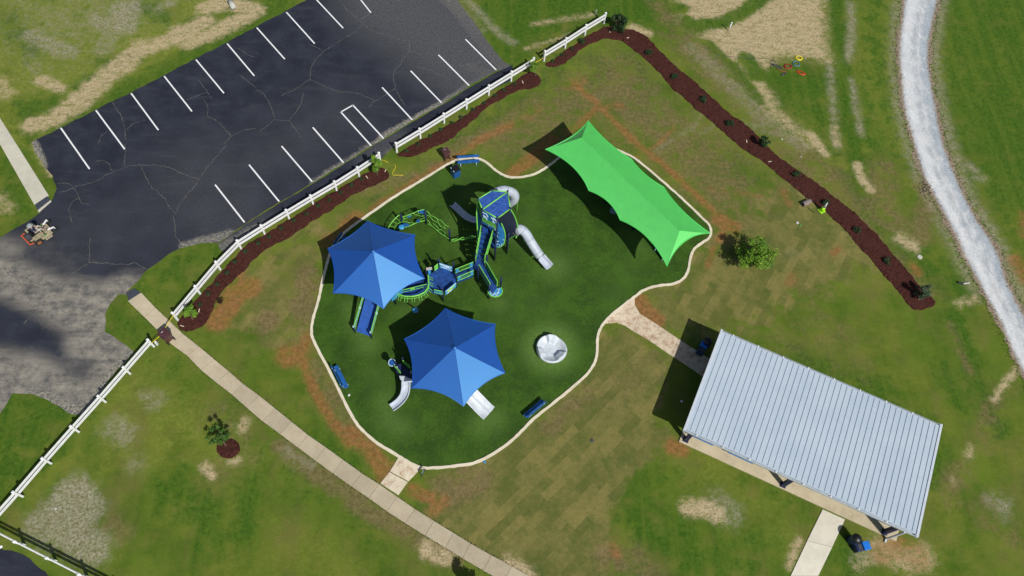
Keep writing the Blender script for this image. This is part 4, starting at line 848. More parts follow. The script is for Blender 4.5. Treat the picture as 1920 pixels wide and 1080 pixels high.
m = MB(); m.tube(smooth_poly(L3[:8], 1, False), .045, 8); m.build('edge_trim', 'lime', lfo, smooth=True)
m = MB()
for l in ([(932,424,4.2),(936,424,4.2),(937,430,3.8),(934,436,3.4),(939,437,3.3)], [(931,440,3.1),(934,444,2.8),(937,446,2.7),(940,441,3.0),(944,441,3.0)], [(931,452,2.3),(934,452,2.3),(938,451,2.3),(941,455,2.0),(940,460,1.8)], [(931,458,1.8),(935,456,1.9),(937,461,1.7)], [(941,433,3.5),(942,447,2.6),(945,450,2.4)], [(933,417,4.7),(937,420,4.5)]):
    m.tube([P(*p)+Vector((0,-.05,.05)) for p in l], .03, 6)
m.build('swirl_trim', 'pale', lfo)
post(P(927,489), 0, 3.0); post(P(950,475), 0, 3.0)
# slides ---------------------------------------------------------
def trough(pts, wd, depth, name, m_, parent, ribs=0, flare=0.0):
    mb = MB(); vs = []; N = len(pts); prof = []
    half = wd/2
    for k in range(13):
        s_ = -1+2*k/12; prof.append((s_*half, depth*(abs(s_)**5)))
    prof = [(-half-.06, depth-.02), ] + prof + [(half+.06, depth-.02)]
    for i, p in enumerate(pts):
        T_ = (pts[min(i+1, N-1)]-pts[max(i-1, 0)]); T_.normalize(); S_ = T_.cross(up).normalized(); Nn = S_.cross(T_)
        for (x, z) in prof:
            zz = z + (ribs*max(0, 1-abs(x)/.07) if ribs else 0)
            vs.append(p + S_*x + Nn*zz)
    q = len(prof); mb.add(vs, [(i*q+k, i*q+k+1, (i+1)*q+k+1, (i+1)*q+k) for i in range(N-1) for k in range(q-1)])
    o = mb.build(name, m_, parent, smooth=True); s_ = o.modifiers.new('s', 'SOLIDIFY'); s_.thickness = .03; s_.offset = -1; return o
# left curved open slide
cl = smooth_poly([P(894,415,Z1+.02), P(884,413,Z1-.2), P(873,407,.95), P(863,398,.55), P(855,390,.3), P(848.5,384.5,.22)], 3, False)
sl = trough(cl, .46, .17, 'slide', 'slide', PS); sl['label'] = 'curved open grey slide'
def tubeslide(pts, r, cut, label, parent=PS):
    pts = smooth_poly(pts, 3, False); N = len(pts); k = int(N*cut); m = MB(); m.tube(pts[:k+1], r, 20, cap=False)
    o = m.build('tube_slide', 'slide', parent, smooth=True); o['label'] = label
    s_ = o.modifiers.new('s', 'SOLIDIFY'); s_.thickness = .03
    m = MB()
    for i in range(2, k, max(2, N//5)):
        d = (pts[i+1]-pts[i]).normalized()*.02; m.tube([pts[i]-d, pts[i]+d], r+.022, 20)
    if len(m.v): m.build('joint_ring', mat('ring', (.30,.32,.36), .5, .1, 4), o, smooth=True)
    if cut < 1:
        q = []
        for i in range(k, N):
            f = (i-k)/(N-1-k); q.append(pts[i] - Vector((0,0,r*.75)))
        trough(q, r*1.75, .34, 'slide_exit', 'slide', o)
    return o
tubeslide([P(966,434,2.5), P(975,428,2.4), P(986,437,2.05), P(994,452,1.6), P(1005,469,1.15), P(1014,482,.75), P(1024,493,.52), P(1030,500,.48)], .36, .66, 'long grey tube slide ending in an open chute')
m = MB(); m.tube([P(1005,462,.9), P(1005,474,0)], .03, 6)
m.tube([P(983,455,0), P(981.5,443,1.0)], .03, 6); m.build('slide_support', 'lime', PS)
tubeslide([P(930,362,4.0), P(940,356.5,4.0), P(954,358,3.7), P(964,363,3.2), P(965.5,373,2.6), P(957,380,2.0), P(945,383,1.5), P(935,384,1.0), P(925,382,.5)], .36, .86, 'grey spiral tube slide curling behind the tower')
m = MB(); m.tube([P(971.5,372,1.9), P(969,395,0)], .03, 6); m.tube([P(966,371.5,1.9), P(972,372,1.9)], .03, 6); m.build('slide_support', 'lime', PS)
# stairs from tower opening to landing
ZL = Z1
st0, st1 = Z2([(385,560),(570,640)], D1), Z2([(320,975),(460,975)], ZL)
a0, a1 = P(903,428,D1-.05), P(926.5,434,D1-.05); b0, b1 = P(891.5,492,ZL), P(908.5,494,ZL)
m = MB(); ns = 7
for i in range(ns):
    f0, f1 = i/ns, (i+1)/ns; z = D1-(D1-ZL)*(i+.5)/ns
    q = [a0.lerp(b0, f0), a1.lerp(b1, f0), a1.lerp(b1, f1), a0.lerp(b0, f1)]; m.prism(q, z-.16, z)
m.build('stairs', 'deck', PS)
def railing(a, c, hgt, parent=PS, fill='grate', n=None, z_in=.1, bars=True, name='railing', panels=False):
    """a, c: foot points (3D). green frame, infill sheet and bars"""
    a, c = Vector(a), Vector(c); u_ = Vector((0,0,1)); m = MB(); f = lambda s_, t_: a.lerp(c, s_)+u_*(z_in+(hgt-z_in)*t_)
    m.tube([f(0,0), f(0,1), f(1,1), f(1,0)], .032, 6, closed=True)
    L_ = (c-a).length; k = n or max(3, int(L_/.14))
    if bars:
        for i in range(1, k): m.tube([f(i/k,0), f(i/k,1)], .014, 5)
    o = m.build(name, 'lime', parent)
    if fill: q = MB(); q.slab([f(.02,.03), f(.98,.03), f(.98,.97), f(.02,.97)], .02); q.build('infill', fill, o)
    if panels:
        q = MB(); q.slab([f(.03,.05), f(.20,.05), f(.20,.95), f(.03,.95)], .05); q.build('end_panel', 'sky_blue', o); q = MB(); q.slab([f(.80,.05), f(.97,.05), f(.97,.95), f(.80,.95)], .05); q.build('end_panel', 'sky_blue', o)
    return o
railing(a0.lerp(b0, .12), b0, 1.0, fill='lime', bars=False); railing(a1.lerp(b1, .12), b1, 1.0, fill='lime', bars=False)
post(P(891,507), 0, 2.5); post(P(912,508), 0, 2.4)
ld = Z3([(1140,285),(1185,240),(1300,265),(1312,330),(1225,362),(1150,345)], ZL); m = MB(); m.prism(ld, ZL-.10, ZL); m.build('landing_deck', 'deck', PS)
wL = Z3([(1215,360),(1375,625)], ZL); wR = Z3([(1318,315),(1480,600)], ZL)
m = MB(); m.prism([wL[0], wL[1], Z3([(1420,700)], ZL)[0], wR[1], wR[0]], ZL-.10, ZL+.002); m.build('walkway', 'deck', PS)
railing(wL[0], wL[1], .85, fill='steelblue', bars=False); railing(wR[0], wR[1], .85, fill='grate', n=16)
dcn = P(928.5,551,1.0); m = MB()
dd = [P(928.5+13.5*math.cos(th), 546+11*math.sin(th), ZL-.2) for th in np.linspace(R(-35), R(195), 22)]
m.slab(dd, .06); dp = m.build('round_end_panel', 'sky_blue', PS); m = MB(); m.tube([p+Vector((0,0,.04)) for p in dd], .04, 6); m.build('edge_trim', 'lime', dp)
m = MB()
for l in ([(918,547),(923,545),(926,549),(930,551),(934,547),(936,541)], [(921,554),(926,551),(931,554)], [(929,556),(933,552),(935,546),(933,541)], [(919,551),(921,549),(925,554)]): m.tube([P(*p, ZL-.14) for p in l], .03, 6)
m.build('swirl_trim', 'pale', dp)
for p in ((916,560),(938,545),(896,528)): post(P(*p), 0, 2.15)
# bridge with rails
bA, bB = Z3([(875,405),(1135,300)], ZL), Z3([(905,520),(1140,420)], ZL)
m = MB(); m.prism([bA[0], bA[1], bB[1], bB[0]], ZL-.12, ZL-.01); m.build('bridge_deck', 'deck', PS)
railing(bA[0], bA[1], .62, fill=None, n=15, panels=True, z_in=.05); railing(bB[0], bB[1], .62, fill=None, n=15, panels=True, z_in=.05)
m = MB(); m.bar(bB[0]+Vector((0,-.02,-.12)), bB[1]+Vector((0,-.02,-.12)), .06, .26); m.build('side_beam', 'deck', PS)
# middle deck
md = Z3([(485,450),(600,345),(650,325),(830,380),(880,430),(885,525),(735,650),(690,715),(560,690),(490,640),(450,560)], ZL); m = MB(); m.prism(md, ZL-.10, ZL-.003); m.build('middle_deck', 'deck', PS)
pa, pc = Z3([(650,320),(835,380)], ZL); q = panel(pa, pc, ZL, ZL+.68, 'sky_blue')
on_panel(pa, pc, ZL, ZL+.68, [[(.08,.85),(.3,.8),(.5,.85),(.75,.8)], [(.35,.65),(.6,.62),(.9,.66)], [(.1,.35),(.4,.32),(.65,.35)], [(.7,.2),(.85,.3),(.93,.15)], [(.02,.98),(.98,.98)]], .035, 'pale', q)
pa, pc = Z3([(735,725),(888,600)], ZL-.05); q = panel(pa, pc, ZL, ZL+.62, 'sky_blue', name='play_panel'); on_panel(pa, pc, ZL, ZL+.62, [[(.2,.75),(.8,.75)], [(.15,.62),(.85,.62)]], .035, 'lime', q); on_panel(pa, pc, ZL, ZL+.62, [[(.2,.45),(.65,.45)]], .03, 'yellow', q); on_panel(pa, pc, ZL, ZL+.62, [[(.02,.98),(.98,.98)], [(.1,.15),(.3,.22),(.2,.3)], [(.35,.15),(.55,.2)]], .03, 'pale', q)
pa, pc = Z3([(575,690),(692,716)], ZL); railing(pa, pc, .55, fill='sky_blue', n=5)
pa, pc = Z3([(580,375),(625,335)], ZL); railing(pa, pc, .7, fill='lime', n=3)
pa, pc = Z3([(487,435),(522,400)], ZL); q = panel(pa, pc, ZL, ZL+.8, 'sky_blue'); m = MB(); m.box(((pa+pc)/2+Vector((0,0,.84))), .42, .2, .05, .2); m.build('shelf', 'stone', q)
for l in ([(700,760)], [(645,340)], [(855,400)], [(470,480)], [(893,560)]):
    u, v = l[0]; post(P(740+u/7.714, 460+v/7.714+6), 0, 2.1)
# arched ring climber with loops, lower deck under the canopy
zr = 1.75
arc = smooth_poly(Z3([(482,430),(492,520),(490,590),(450,660),(390,705),(300,733),(200,742),(110,730),(50,700),(30,680)], zr), 2, False)
m = MB(); m.tube(arc, .055, 8); m.tube([p+Vector((0,0,-.35)) for p in arc], .025, 6); ag = m.build('arched_rail', 'lime', PS, smooth=True)
for k, i in enumerate(np.linspace(3, len(arc)-4, 9).astype(int)):
    p = arc[i]; d = (arc[i+1]-arc[i-1]).normalized(); o_ = Vector((d.y, -d.x, 0)); cen = Z3([(300,560)], 0)[0]; 
    if o_.dot(p-cen) < 0: o_ = -o_
    m = MB(); m.tube([p+d*.08, p+d*.10+o_*.30+Vector((0,0,-.35)), p-d*.10+o_*.30+Vector((0,0,-.35)), p-d*.08], .018, 6); m.build('hanging_loop', 'lime', ag)
low = Z3([(60,690),(160,610),(300,560),(460,560),(480,620),(430,680),(300,720),(150,725)], 1.0); m = MB(); m.prism(low, .92, 1.0); m.build('lower_deck', 'deck', PS)
pa, pc = Z3([(60,700),(465,600)], 1.2); q = railing(pa, pc, .42, fill='deck', bars=False); m = MB(); m.box(pa.lerp(pc, .5)+Vector((0,-.05,.3)), .3, .05, .22, .1); m.build('play_wheel', 'lime', q)
m = MB(); m.prism(Z3([(400,480),(480,470),(490,640),(420,680),(100,640),(0,700),(-60,760),(-80,560)], ZL), .96, 1.04); m.build('lower_deck', 'deck', PS)
hd = [P(*p, Z1) for p in ((650,500),(690,470),(740,480),(765,520),(740,556),(700,566),(664,548))]; m = MB(); m.prism(hd, Z1-.09, Z1-.006); m.build('canopy_deck', 'deck', PS)
for p in ((655,515),(700,480),(745,490),(742,570),(704,582)): post(P(*p), 0, 2.2)
m = MB(); pa, pc = P(735,565,Z1-.1), P(755,549,Z1-.1); m.slab(quadv(pa, pc, Z1-.1, Z1+.5), .05); m.build('panel', 'sky_blue', PS)
# ramp / wide slide bed coming out under the left canopy
rp = [P(688,548,1.25), P(714,556,1.25), P(695.5,631,.03), P(668.7,621.5,.03)]
m = MB(); m.slab(rp, .08); m.build('ramp', mat('ramp_blue', (.013,.085,.38), .55, .12, 3), PS)
for (a, c) in ((rp[0], rp[3]), (rp[1], rp[2])):
    d = (c-a).normalized(); o = Vector((-d.y, d.x, 0)).normalized()*(.09 if a is rp[0] else -.09); o = -o
    f = railing(a+o+Vector((0,0,.1)), c+o+Vector((0,0,.35)), .55, fill='blue', bars=False)
    q = MB(); A2, C2 = a+o+Vector((0,0,.42)), c+o+Vector((0,0,.67)); 
    q.tube([A2, C2], .02, 6); q.box(A2.lerp(C2, .5)+Vector((0,0,.08)), .16, .16, .1, .4); q.build('wheel_knob', 'pale', f)
    m = MB(); e = c+o+d*.1; m.tube([(e.x,e.y,0),(e.x,e.y,.95)], .06, 10); m.build('post', 'navy', PS, smooth=True); m = MB(); m.box((e.x,e.y,1.0), .09, .12, .06); m.build('post_cap', 'pale', PS)
# stool beside the ring climber
sb = P(779,583); stl = thing('spinner_stool', 'light blue round stool disc on the turf at the foot of a navy pole', 'play stool', sb)
m = MB(); m.lathe((sb.x, sb.y, .12), [(.22,0),(.235,.03),(.20,.07),(.05,.085)], 20); m.build('disc_seat', 'sky_blue', stl, smooth=True); m = MB(); m.lathe((sb.x,sb.y,0), [(.08,0),(.07,.12)], 10); m.build('foot', 'navy', stl)
m = MB(); m.tube([P(779.5,578.5,0.02), P(779.5,578.5,1.75)], .05, 10); m.build('post', 'navy', PS, smooth=True)
# ================================================================ NET CLIMBER
nb = P(799,419); NC = thing('net_climber', 'lime green web net climber on three navy posts beside the left blue canopy', 'climbing net', nb)
def z1(l, ht, hb, ya, yb):
    pass
def Zn(x, y, h): return P(700+x/9, 340+y/9, h)
for (x0, y0, x1_, y1_) in ((470,535,490,745), (878,440,890,712), (1290,760,1290,1010)):
    p = Zn(x1_, y1_, 0); m = MB(); m.tube([(p.x,p.y,0),(p.x,p.y,1.62)], .075, 12); m.lathe((p.x,p.y,1.62), [(.08,0),(.06,.03),(.01,.04)], 12); m.build('post', 'navy', NC, smooth=True)
webs = [  # (x,y,h)
 ([(455,550,1.45),(380,615,1.35),(310,690,1.2),(262,765,1.0),(238,840,.7),(235,900,.3)], .045), ([(440,570,1.4),(500,600,1.3),(520,640,1.1),(500,680,.9),(410,715,.7),(360,770,.5),(350,840,.3)], .025),
 ([(380,618,1.3),(430,650,1.1),(455,700,.8)], .022), ([(325,680,1.2),(405,715,.8)], .022), ([(270,750,1.0),(350,770,.6)], .022), ([(490,600,1.4),(570,580,1.45),(620,555,1.5),(680,535,1.55),(760,495,1.6),(860,475,1.6)], .035),
 ([(530,775,.35),(610,755,.4),(700,710,.5),(780,680,.55),(872,660,.6)], .04), ([(500,610,1.3),(540,640,1.15),(580,610,1.35),(640,570,1.5)], .022), ([(500,690,.85),(560,675,.9),(610,700,.75),(660,695,.7),(690,715,.5)], .022), ([(610,700,.75),(600,740,.45)], .02),
 ([(680,540,1.5),(700,565,1.35),(750,565,1.3),(800,590,1.1),(870,580,1.1)], .022), ([(755,500,1.55),(765,555,1.3)], .022), ([(765,545,1.35),(870,545,1.3)], .022), ([(780,665,.7),(820,630,.85),(870,615,.9)], .022),
 ([(895,495,1.55),(940,530,1.5),(960,575,1.4),(1040,600,1.5),(1080,640,1.45),(1150,660,1.5),(1210,735,1.45),(1270,765,1.5)], .03), ([(900,570,1.2),(950,590,1.2),(1010,665,1.0),(1085,690,1.05),(1140,770,.9),(1200,780,1.1),(1240,820,1.1),(1272,840,1.1)], .024),
 ([(900,640,.8),(940,680,.75),(975,745,.55),(1080,830,.45),(1140,810,.6)], .024), ([(905,710,.35),(975,750,.4),(1080,832,.4),(1130,880,.4),(1210,925,.4),(1275,975,.35)], .03), ([(1080,640,1.45),(1100,700,1.2),(1140,770,.95)], .022), ([(1000,700,.9),(1060,750,.8),(1110,805,.6)], .02),
 ([(1140,800,.65),(1180,850,.6),(1270,905,.6)], .022), ([(1210,740,1.4),(1195,780,1.15),(1240,820,1.05)], .022), ([(1205,880,.55),(1210,925,.4)], .02), ([(970,570,1.4),(950,600,1.15)], .02)]
for l, r in webs: m = MB(); m.tube(smooth_poly([Zn(*p) for p in l], 1, False), r*.8, 6); m.build('net_rope', 'lime', NC, smooth=True)
for poly, h in (([(755,510),(790,492),(865,480),(865,545),(800,545)], 1.45), ([(575,585),(640,565),(645,590),(615,615),(575,605)], 1.4), ([(720,670),(760,640),(795,655),(780,685),(735,695)], .6), ([(490,720),(560,705),(610,740),(600,755),(530,770)], .5)):
    m = MB(); m.slab([Zn(x, y, h) for x, y in poly], .04); m.build('foot_panel', 'blue', NC)
m = MB(); c = Zn(475,775,.4); m.lathe(c, [(.22,0),(.23,.04),(.2,.07)], 18); m.build('step_disc', 'sky_blue', NC, smooth=True)
c0_, c1_ = Zn(1310,1000,.5), P(893,443,1.2); m = MB()
for k in (-1, 1):
    pts = []
    for i in range(17): f = i/16; p = c0_.lerp(c1_, f); p = p+Vector((0, .09*k*math.sin(f*math.pi*3), .04*k*math.cos(f*9))); pts.append(p)
    m.tube(pts, .035, 6)
m.build('twisted_beam', 'lime', NC, smooth=True)
# ================================================================ TODDLER STRUCTURE
def Z5(x, y, h): return P(720+x/7.714, 660+y/7.714, h)
tb = P(770,720); TS = thing('toddler_structure', 'small navy play structure with two pale slides half hidden by the right blue canopy', 'play structure', tb)
ZT = 1.2
m = MB(); m.prism([Z5(*p, ZT) for p in ((130,215),(235,170),(330,230),(430,300),(900,120),(1150,350),(1000,520),(420,400),(215,335))], ZT-.10, ZT); m.build('deck', 'navy', TS)
cl = smooth_poly([Z5(322,400,ZT+.02), Z5(318,455,ZT-.1), Z5(318,540,.92), Z5(298,630,.65), Z5(245,710,.42), Z5(175,770,.26), Z5(112,812,.22)], 3, False)
o = trough(cl, .50, .17, 'slide', 'slide', TS); o['label'] = 'narrow curved slide'
hd = [Z5(215,340,ZT+.55), Z5(300,345,ZT+.55), Z5(412,398,ZT+.5), Z5(412,440,ZT+.35), Z5(320,440,ZT+.4), Z5(235,400,ZT+.5)]
m = MB(); m.slab(hd, .22); ho = m.build('slide_hood', 'slide', o, bevel=.05)
for (a, c) in ((Z5(215,340,0), Z5(410,400,0)),):
    for p in (a, c): m = MB(); m.box((p.x,p.y,ZT+.22), .07, .07, .5); m.build('hood_side', 'slide', o)
q0, q1 = Z5(1080,480,ZT), Z5(1515,890,.18); cen_ = [Z5(1060,440,ZT+.02), Z5(1130,510,ZT-.05), Z5(1250,625,.78), Z5(1390,770,.38), Z5(1470,850,.22), Z5(1520,892,.20)]
o = trough(smooth_poly(cen_, 2, False), 1.08, .15, 'slide', 'bowl', TS, ribs=.09); o['label'] = 'wide double slide'
for x, y, x2_, y2_ in ((165,245,240,320), (280,160,375,240)): railing(Z5(x,y,ZT), Z5(x2_,y2_,ZT), .5, TS, fill='grate', bars=False)
m = MB(); m.tube([Z5(405,210,ZT+.5), Z5(425,330,ZT+.5)], .03, 6); m.build('grab_bar', 'lime', TS)
pc_ = Z5(115,155,1.35); m = MB(); m.lathe(pc_, [(.24,-.02),(.24,.02)], 20, axis=(-.2,-.3,1)); o = m.build('disc_panel', 'blue', TS); m = MB(); m.tube([pc_+Vector((.235*math.cos(k*.3), .235*math.sin(k*.3), .04+.15*math.sin(k*.3)*.5)) for k in range(21)], .03, 6, closed=True); m.build('disc_rim', 'pale', o)
for p in ((745,697),(758,689),(748,712),(776,722),(835,700),(868,715),(850,735)): post(P(*p)+Vector((0,0,0)), 0, ZT+.7, .055, TS)
# items at the green canopy's edge
p = P(1148,402); r_ = thing('disc_seat', 'round grey-blue disc seat half shaded at the green canopy edge', 'play seat', p)
m = MB(); m.lathe((p.x,p.y,.5), [(.29,0),(.31,.03),(.29,.07),(.25,.05),(.02,.04)], 22); m.build('seat', mat('dull_blue', (.16,.26,.34), .5, .1, 4), r_, smooth=True); m = MB(); m.tube([(p.x,p.y,0),(p.x,p.y,.5)], .05, 8); m.build('pole', 'navy', r_)
r_ = bench((1229,460), (1250,487), 1, 'blue bench just showing under the lower edge of the long green canopy')
# ================================================================ VEGETATION
def leafmat(name, c1, c2):
    m, t, b = nodes(name); n = NT(t); at = n.attr('tint', 0)
    n.L(n.mix(at, c1, c2), b.inputs['Base Color']); b.inputs['Roughness'].default_value = .55; b.inputs['Specular IOR Level'].default_value = .3
    tr = t.nodes.new('ShaderNodeBsdfTranslucent'); n.L(n.mix(at, tuple(x*1.3 for x in c1), tuple(x*1.4 for x in c2)), tr.inputs[0]); mx = t.nodes.new('ShaderNodeMixShader'); mx.inputs[0].default_value = .25
    n.L(b.outputs[0], mx.inputs[1]); n.L(tr.outputs[0], mx.inputs[2]); n.L(mx.outputs[0], t.nodes['Material Output'].inputs[0]); return m
lf_bright = leafmat('bright_leaves', (.055,.150,.012), (.22,.38,.035)); lf_dark = leafmat('dark_leaves', (.014,.040,.012), (.045,.085,.028)); lf_mid = leafmat('mid_leaves', (.030,.085,.012), (.10,.20,.03))
lf_sage = leafmat('sage_leaves', (.028,.062,.024), (.13,.18,.10)); lf_red = leafmat('red_leaves', (.03,.012,.012), (.07,.03,.02))
def leaves(lumps, count, size, m_, name, parent, loc):
    mb = MB(); tint = []
    tot = sum(l[3]**2 for l in lumps)
    for (cx, cy, cz, r) in lumps:
        k = int(count*r*r/tot); lt = random.uniform(.0, .45)
        for _ in range(k):
            v = Vector((random.gauss(0,1), random.gauss(0,1), random.gauss(0,1))).normalized()*r*(random.random()**.45)*random.uniform(.75,1.15); c = Vector((cx, cy, cz+v.z*.9)) + Vector((v.x, v.y, 0))
            nrm = (v.normalized()*.6+Vector((random.uniform(-1,1), random.uniform(-1,1), random.uniform(.0,1.4)))).normalized()
            a = nrm.cross(Vector((random.uniform(-1,1), random.uniform(-1,1), .2))).normalized(); b2 = nrm.cross(a); s_ = size*random.uniform(.6, 1.3)
            mb.add([c-a*s_, c-b2*s_*.5, c+a*s_, c+b2*s_*.5], [(0,1,2,3)]); tint += [min(1, max(0, lt+random.uniform(0,.55)))]*4
    me = bpy.data.meshes.new(name); me.from_pydata([tuple(Vector(v)-Vector(loc)) for v in mb.v], [], mb.f); me.materials.append(m_); set_attr(me, 'tint', np.array([[x]*3 for x in tint]))
    o = bpy.data.objects.new(name, me); C.objects.link(o); o.parent = parent; return o
def tree(base, crown, rx, hgt, label, m_, lumps_n=14, count=2600, size=.07, cat='tree', name='young_tree', group=None, cone=False, zlo=.4, stems=1, lr=(.22,.40)):
    """base px, crown centre px at height hgt*.62, rx crown radius in m"""
    b0 = P(*base); cz = hgt*(.5+zlo/2); cc = P(*crown, cz) if crown else Vector((b0.x, b0.y, cz)); r_ = thing(name, label, cat, b0, group); L_ = []
    zr_ = hgt*(1-zlo)/2
    for i in range(lumps_n):
        th = random.uniform(0, 6.28); f = random.uniform(.15, .85)**.7; z = random.uniform(-.85, .85); wd = (1-.75*(z+.85)/1.7) if cone else math.sqrt(max(.1, 1-z*z))
        L_.append((cc.x+rx*.80*f*wd*math.cos(th), cc.y+rx*.80*f*wd*math.sin(th), cc.z+z*zr_*.85, rx*random.uniform(*lr)*(.6+.4*wd)))
    leaves(L_, count, size, m_, 'crown', r_, b0)
    tr = MB()
    for s_ in range(stems):
        o_ = Vector((random.uniform(-.12,.12)*(stems > 1), random.uniform(-.12,.12)*(stems > 1), 0)); tr.tube([b0+o_, (b0+o_).lerp(cc, .5)+Vector((.03,0,.0)), cc+o_*2+Vector((0,0,zr_*.5))], [.045,.035,.012], 8)
    for l in L_[::2]: k = random.uniform(.35,.8); st_ = b0.lerp(cc, k); tr.tube([st_, Vector(l[:3])], [.018,.006], 5)
    tr.build('trunk', 'trunk', r_); return r_
tree((707.5,328.5), (704.5,303), .64, 2.6, 'small upright leafy tree at the rounded mulch end beside the white fence gap', lf_bright, 14, 2400, .08, cone=True, zlo=.25)
tree((361,600), (355.5,584.5), .58, 1.9, 'small bright tree at the fence end next to the sidewalk bin', lf_bright, 13, 1500, .065, zlo=.3)
tree((1004,143), (1001,124), .52, 2.0, 'small tree between two lengths of white fence at the top of the parking lot', lf_bright, 11, 1200, .06, zlo=.3)
tree((424,836), (411,818), .98, 2.1, 'young tree on the lower left lawn above a round mulch ring', lf_mid, 24, 1500, .065, zlo=.15, lr=(.12,.24))
tree((1402,500), (1416,474), 1.95, 3.0, 'largest bright green tree on the sod between turf and long mulch bed', lf_bright, 46, 5200, .085, zlo=.05, lr=(.13,.27))
tree((896,1122), None, .8, 2.9, 'young tree standing just below the picture edge beside the sidewalk', lf_mid, 14, 2200, .09, zlo=.3)
tree((1156,60), (1162,43), 1.0, 1.9, 'bushy multi-stem shrub at the top corner of the long mulch bed', lf_dark, 24, 3400, .07, 'shrub', 'bushy_shrub', zlo=.05, stems=4)
tree((1428,276), (1432,266), .62, 1.3, 'dark upright shrub half way along the long mulch bed', lf_dark, 14, 1600, .06, 'shrub', 'bushy_shrub', zlo=.05, stems=3)
tree((1722,562), (1731,546), .75, 1.6, 'sage green shrub at the lower right end of the long mulch bed', lf_sage, 18, 2200, .06, 'shrub', 'bushy_shrub', zlo=.05, stems=4)
def shrub(r, m_, count, size):
    r_ = thing('small_shrub', '', 'shrub', (0,0,0)); leaves([(random.uniform(-.5,.5)*r, random.uniform(-.5,.5)*r, r*.55+random.uniform(-.1,.25)*r, r*random.uniform(.45,.65)) for _ in range(7)], count, size, m_, 'foliage', r_, (0,0,0))
    s_ = MB(); [s_.tube([(0,0,0),(random.uniform(-.4,.4)*r, random.uniform(-.4,.4)*r, r*.8)], [.012,.005], 5) for _ in range(4)]; s_.build('stem', 'trunk', r_); return r_
protos = [shrub(.20, lf_dark, 260, .045) for _ in range(3)]; protosL = [shrub(.40, lf_dark, 520, .055) for _ in range(3)]
used = set()
def put(pr, px, label, group, sc_=1.0):
    k = random.randrange(len(pr)); p = P(*px); rz = random.uniform(0, 6.28)
    if id(pr[k]) in used: o = dup(pr[k], p, rz, label, sc_)
    else: used.add(id(pr[k])); o = pr[k]; o.location = p; o.rotation_euler = (0,0,rz); o.scale = (sc_,)*3; o['label'] = label
    o['group'] = group; return o
bedA = [(391,550),(375,570),(461,471),(442,490),(426,511),(409,532),(485,456),(504,443),(528,428),(551,412),(575,400),(597,386),(618,374),(639,361),(660,347),(679,335)]
bedB = [(762,282),(784,270),(807,255),(827,242),(847,230),(865,219),(887,204),(908,192),(928,179),(945,169),(965,157)]; bedC = [(1036,114),(1054,102),(1073,90)]
ordw = ['first','second','third','fourth','fifth','sixth','seventh','eighth','ninth','tenth','eleventh','twelfth','thirteenth','fourteenth','fifteenth','sixteenth']
for i, p in enumerate(sorted(bedA, key=lambda q: q[0])): put(protos, (p[0], p[1]+2), f'tiny green shrub, {ordw[i]} from the sidewalk end in the mulch bed along the curving fence', 'tiny shrubs in the mulch beds by the fence')
for i, p in enumerate(bedB): put(protos, (p[0], p[1]+2), f'tiny green shrub, {ordw[i]} from the lower end in the middle mulch bed by the fence', 'tiny shrubs in the mulch beds by the fence')
for i, p in enumerate(bedC): put(protos, (p[0], p[1]+2), f'tiny green shrub, {ordw[i]} from the lower end beside the short top fence', 'tiny shrubs in the mulch beds by the fence')
put(protosL, (1090,80), 'dark shrub beside the short top fence, larger than its three tiny neighbours', 'dark shrubs in the long mulch bed', .9)
for i, p in enumerate([(1217,97),(1265,142),(1319,185),(1369,230),(1492,326),(1547,378),(1607,430),(1662,487)]): put(protosL, (p[0]-1, p[1]+4), f'dark rounded shrub, {ordw[i]} from the top in the long mulch bed', 'dark shrubs in the long mulch bed', random.uniform(.85, 1.1))
rs = shrub(.30, lf_red, 260, .05); rs.location = P(413,567); rs['label'] = 'dark reddish low shrub on the orange soil beside the mulch bed'
# ================================================================ SMALL THINGS
def lath(px, d, label, L_=.28, m_='wood', r=.025, h=.07):
    p = P(*px); m = MB(); m.bar((p.x-d[0]*L_/2, p.y-d[1]*L_/2, h), (p.x+d[0]*L_/2, p.y+d[1]*L_/2, h+.02), .06, .02); o = m.build('plant_tag', m_, None, loc=(p.x, p.y, 0)); return tag(o, label, 'plant tag', 'pale plant tags on the mulch')
for px, d, l in (((374,583),(0,1),'pale plant tag on mulch right of the small tree near the sidewalk'), ((342,612),(1,-.3),'pale plant tag at the tip of the mulch bed by the sidewalk'), ((688,333),(-.6,.8),'pale plant tag left of the small tree trunk by the fence gap'), ((723,321),(.3,.9),'pale plant tag right of the small tree trunk by the fence gap'),
    ((980,155),(-.3,1),'pale plant tag near the top end of the middle mulch bed'), ((1177,72),(.8,.5),'pale plant tag in the mulch right of the bushy top shrub'), ((1143,60),(-.2,1),'pale plant tag in the mulch left of the bushy top shrub'), ((1399.5,266),(0,1),'pale plant tag in the mulch left of the dark upright shrub'), ((1443,304),(1,.2),'pale plant tag in the mulch below the dark upright shrub')): lath(px, d, l)
# traffic cone lying/leaning
p = P(1540.5,395); r_ = thing('traffic_cone', 'lime green traffic cone with white collar at the mulch edge', 'cone', p)
m = MB(); m.box((p.x,p.y,.02), .46, .46, .04, .5); m.build('base', 'lawncone', r_); m = MB(); m.lathe((p.x,p.y,.04), [(.19,0),(.13,.50)], 20); m.build('cone_body', 'lawncone', r_, smooth=True); m = MB(); m.lathe((p.x,p.y,.54), [(.13,0),(.035,.60),(.02,.62)], 20); m.build('reflective_collar', 'white', r_, smooth=True)
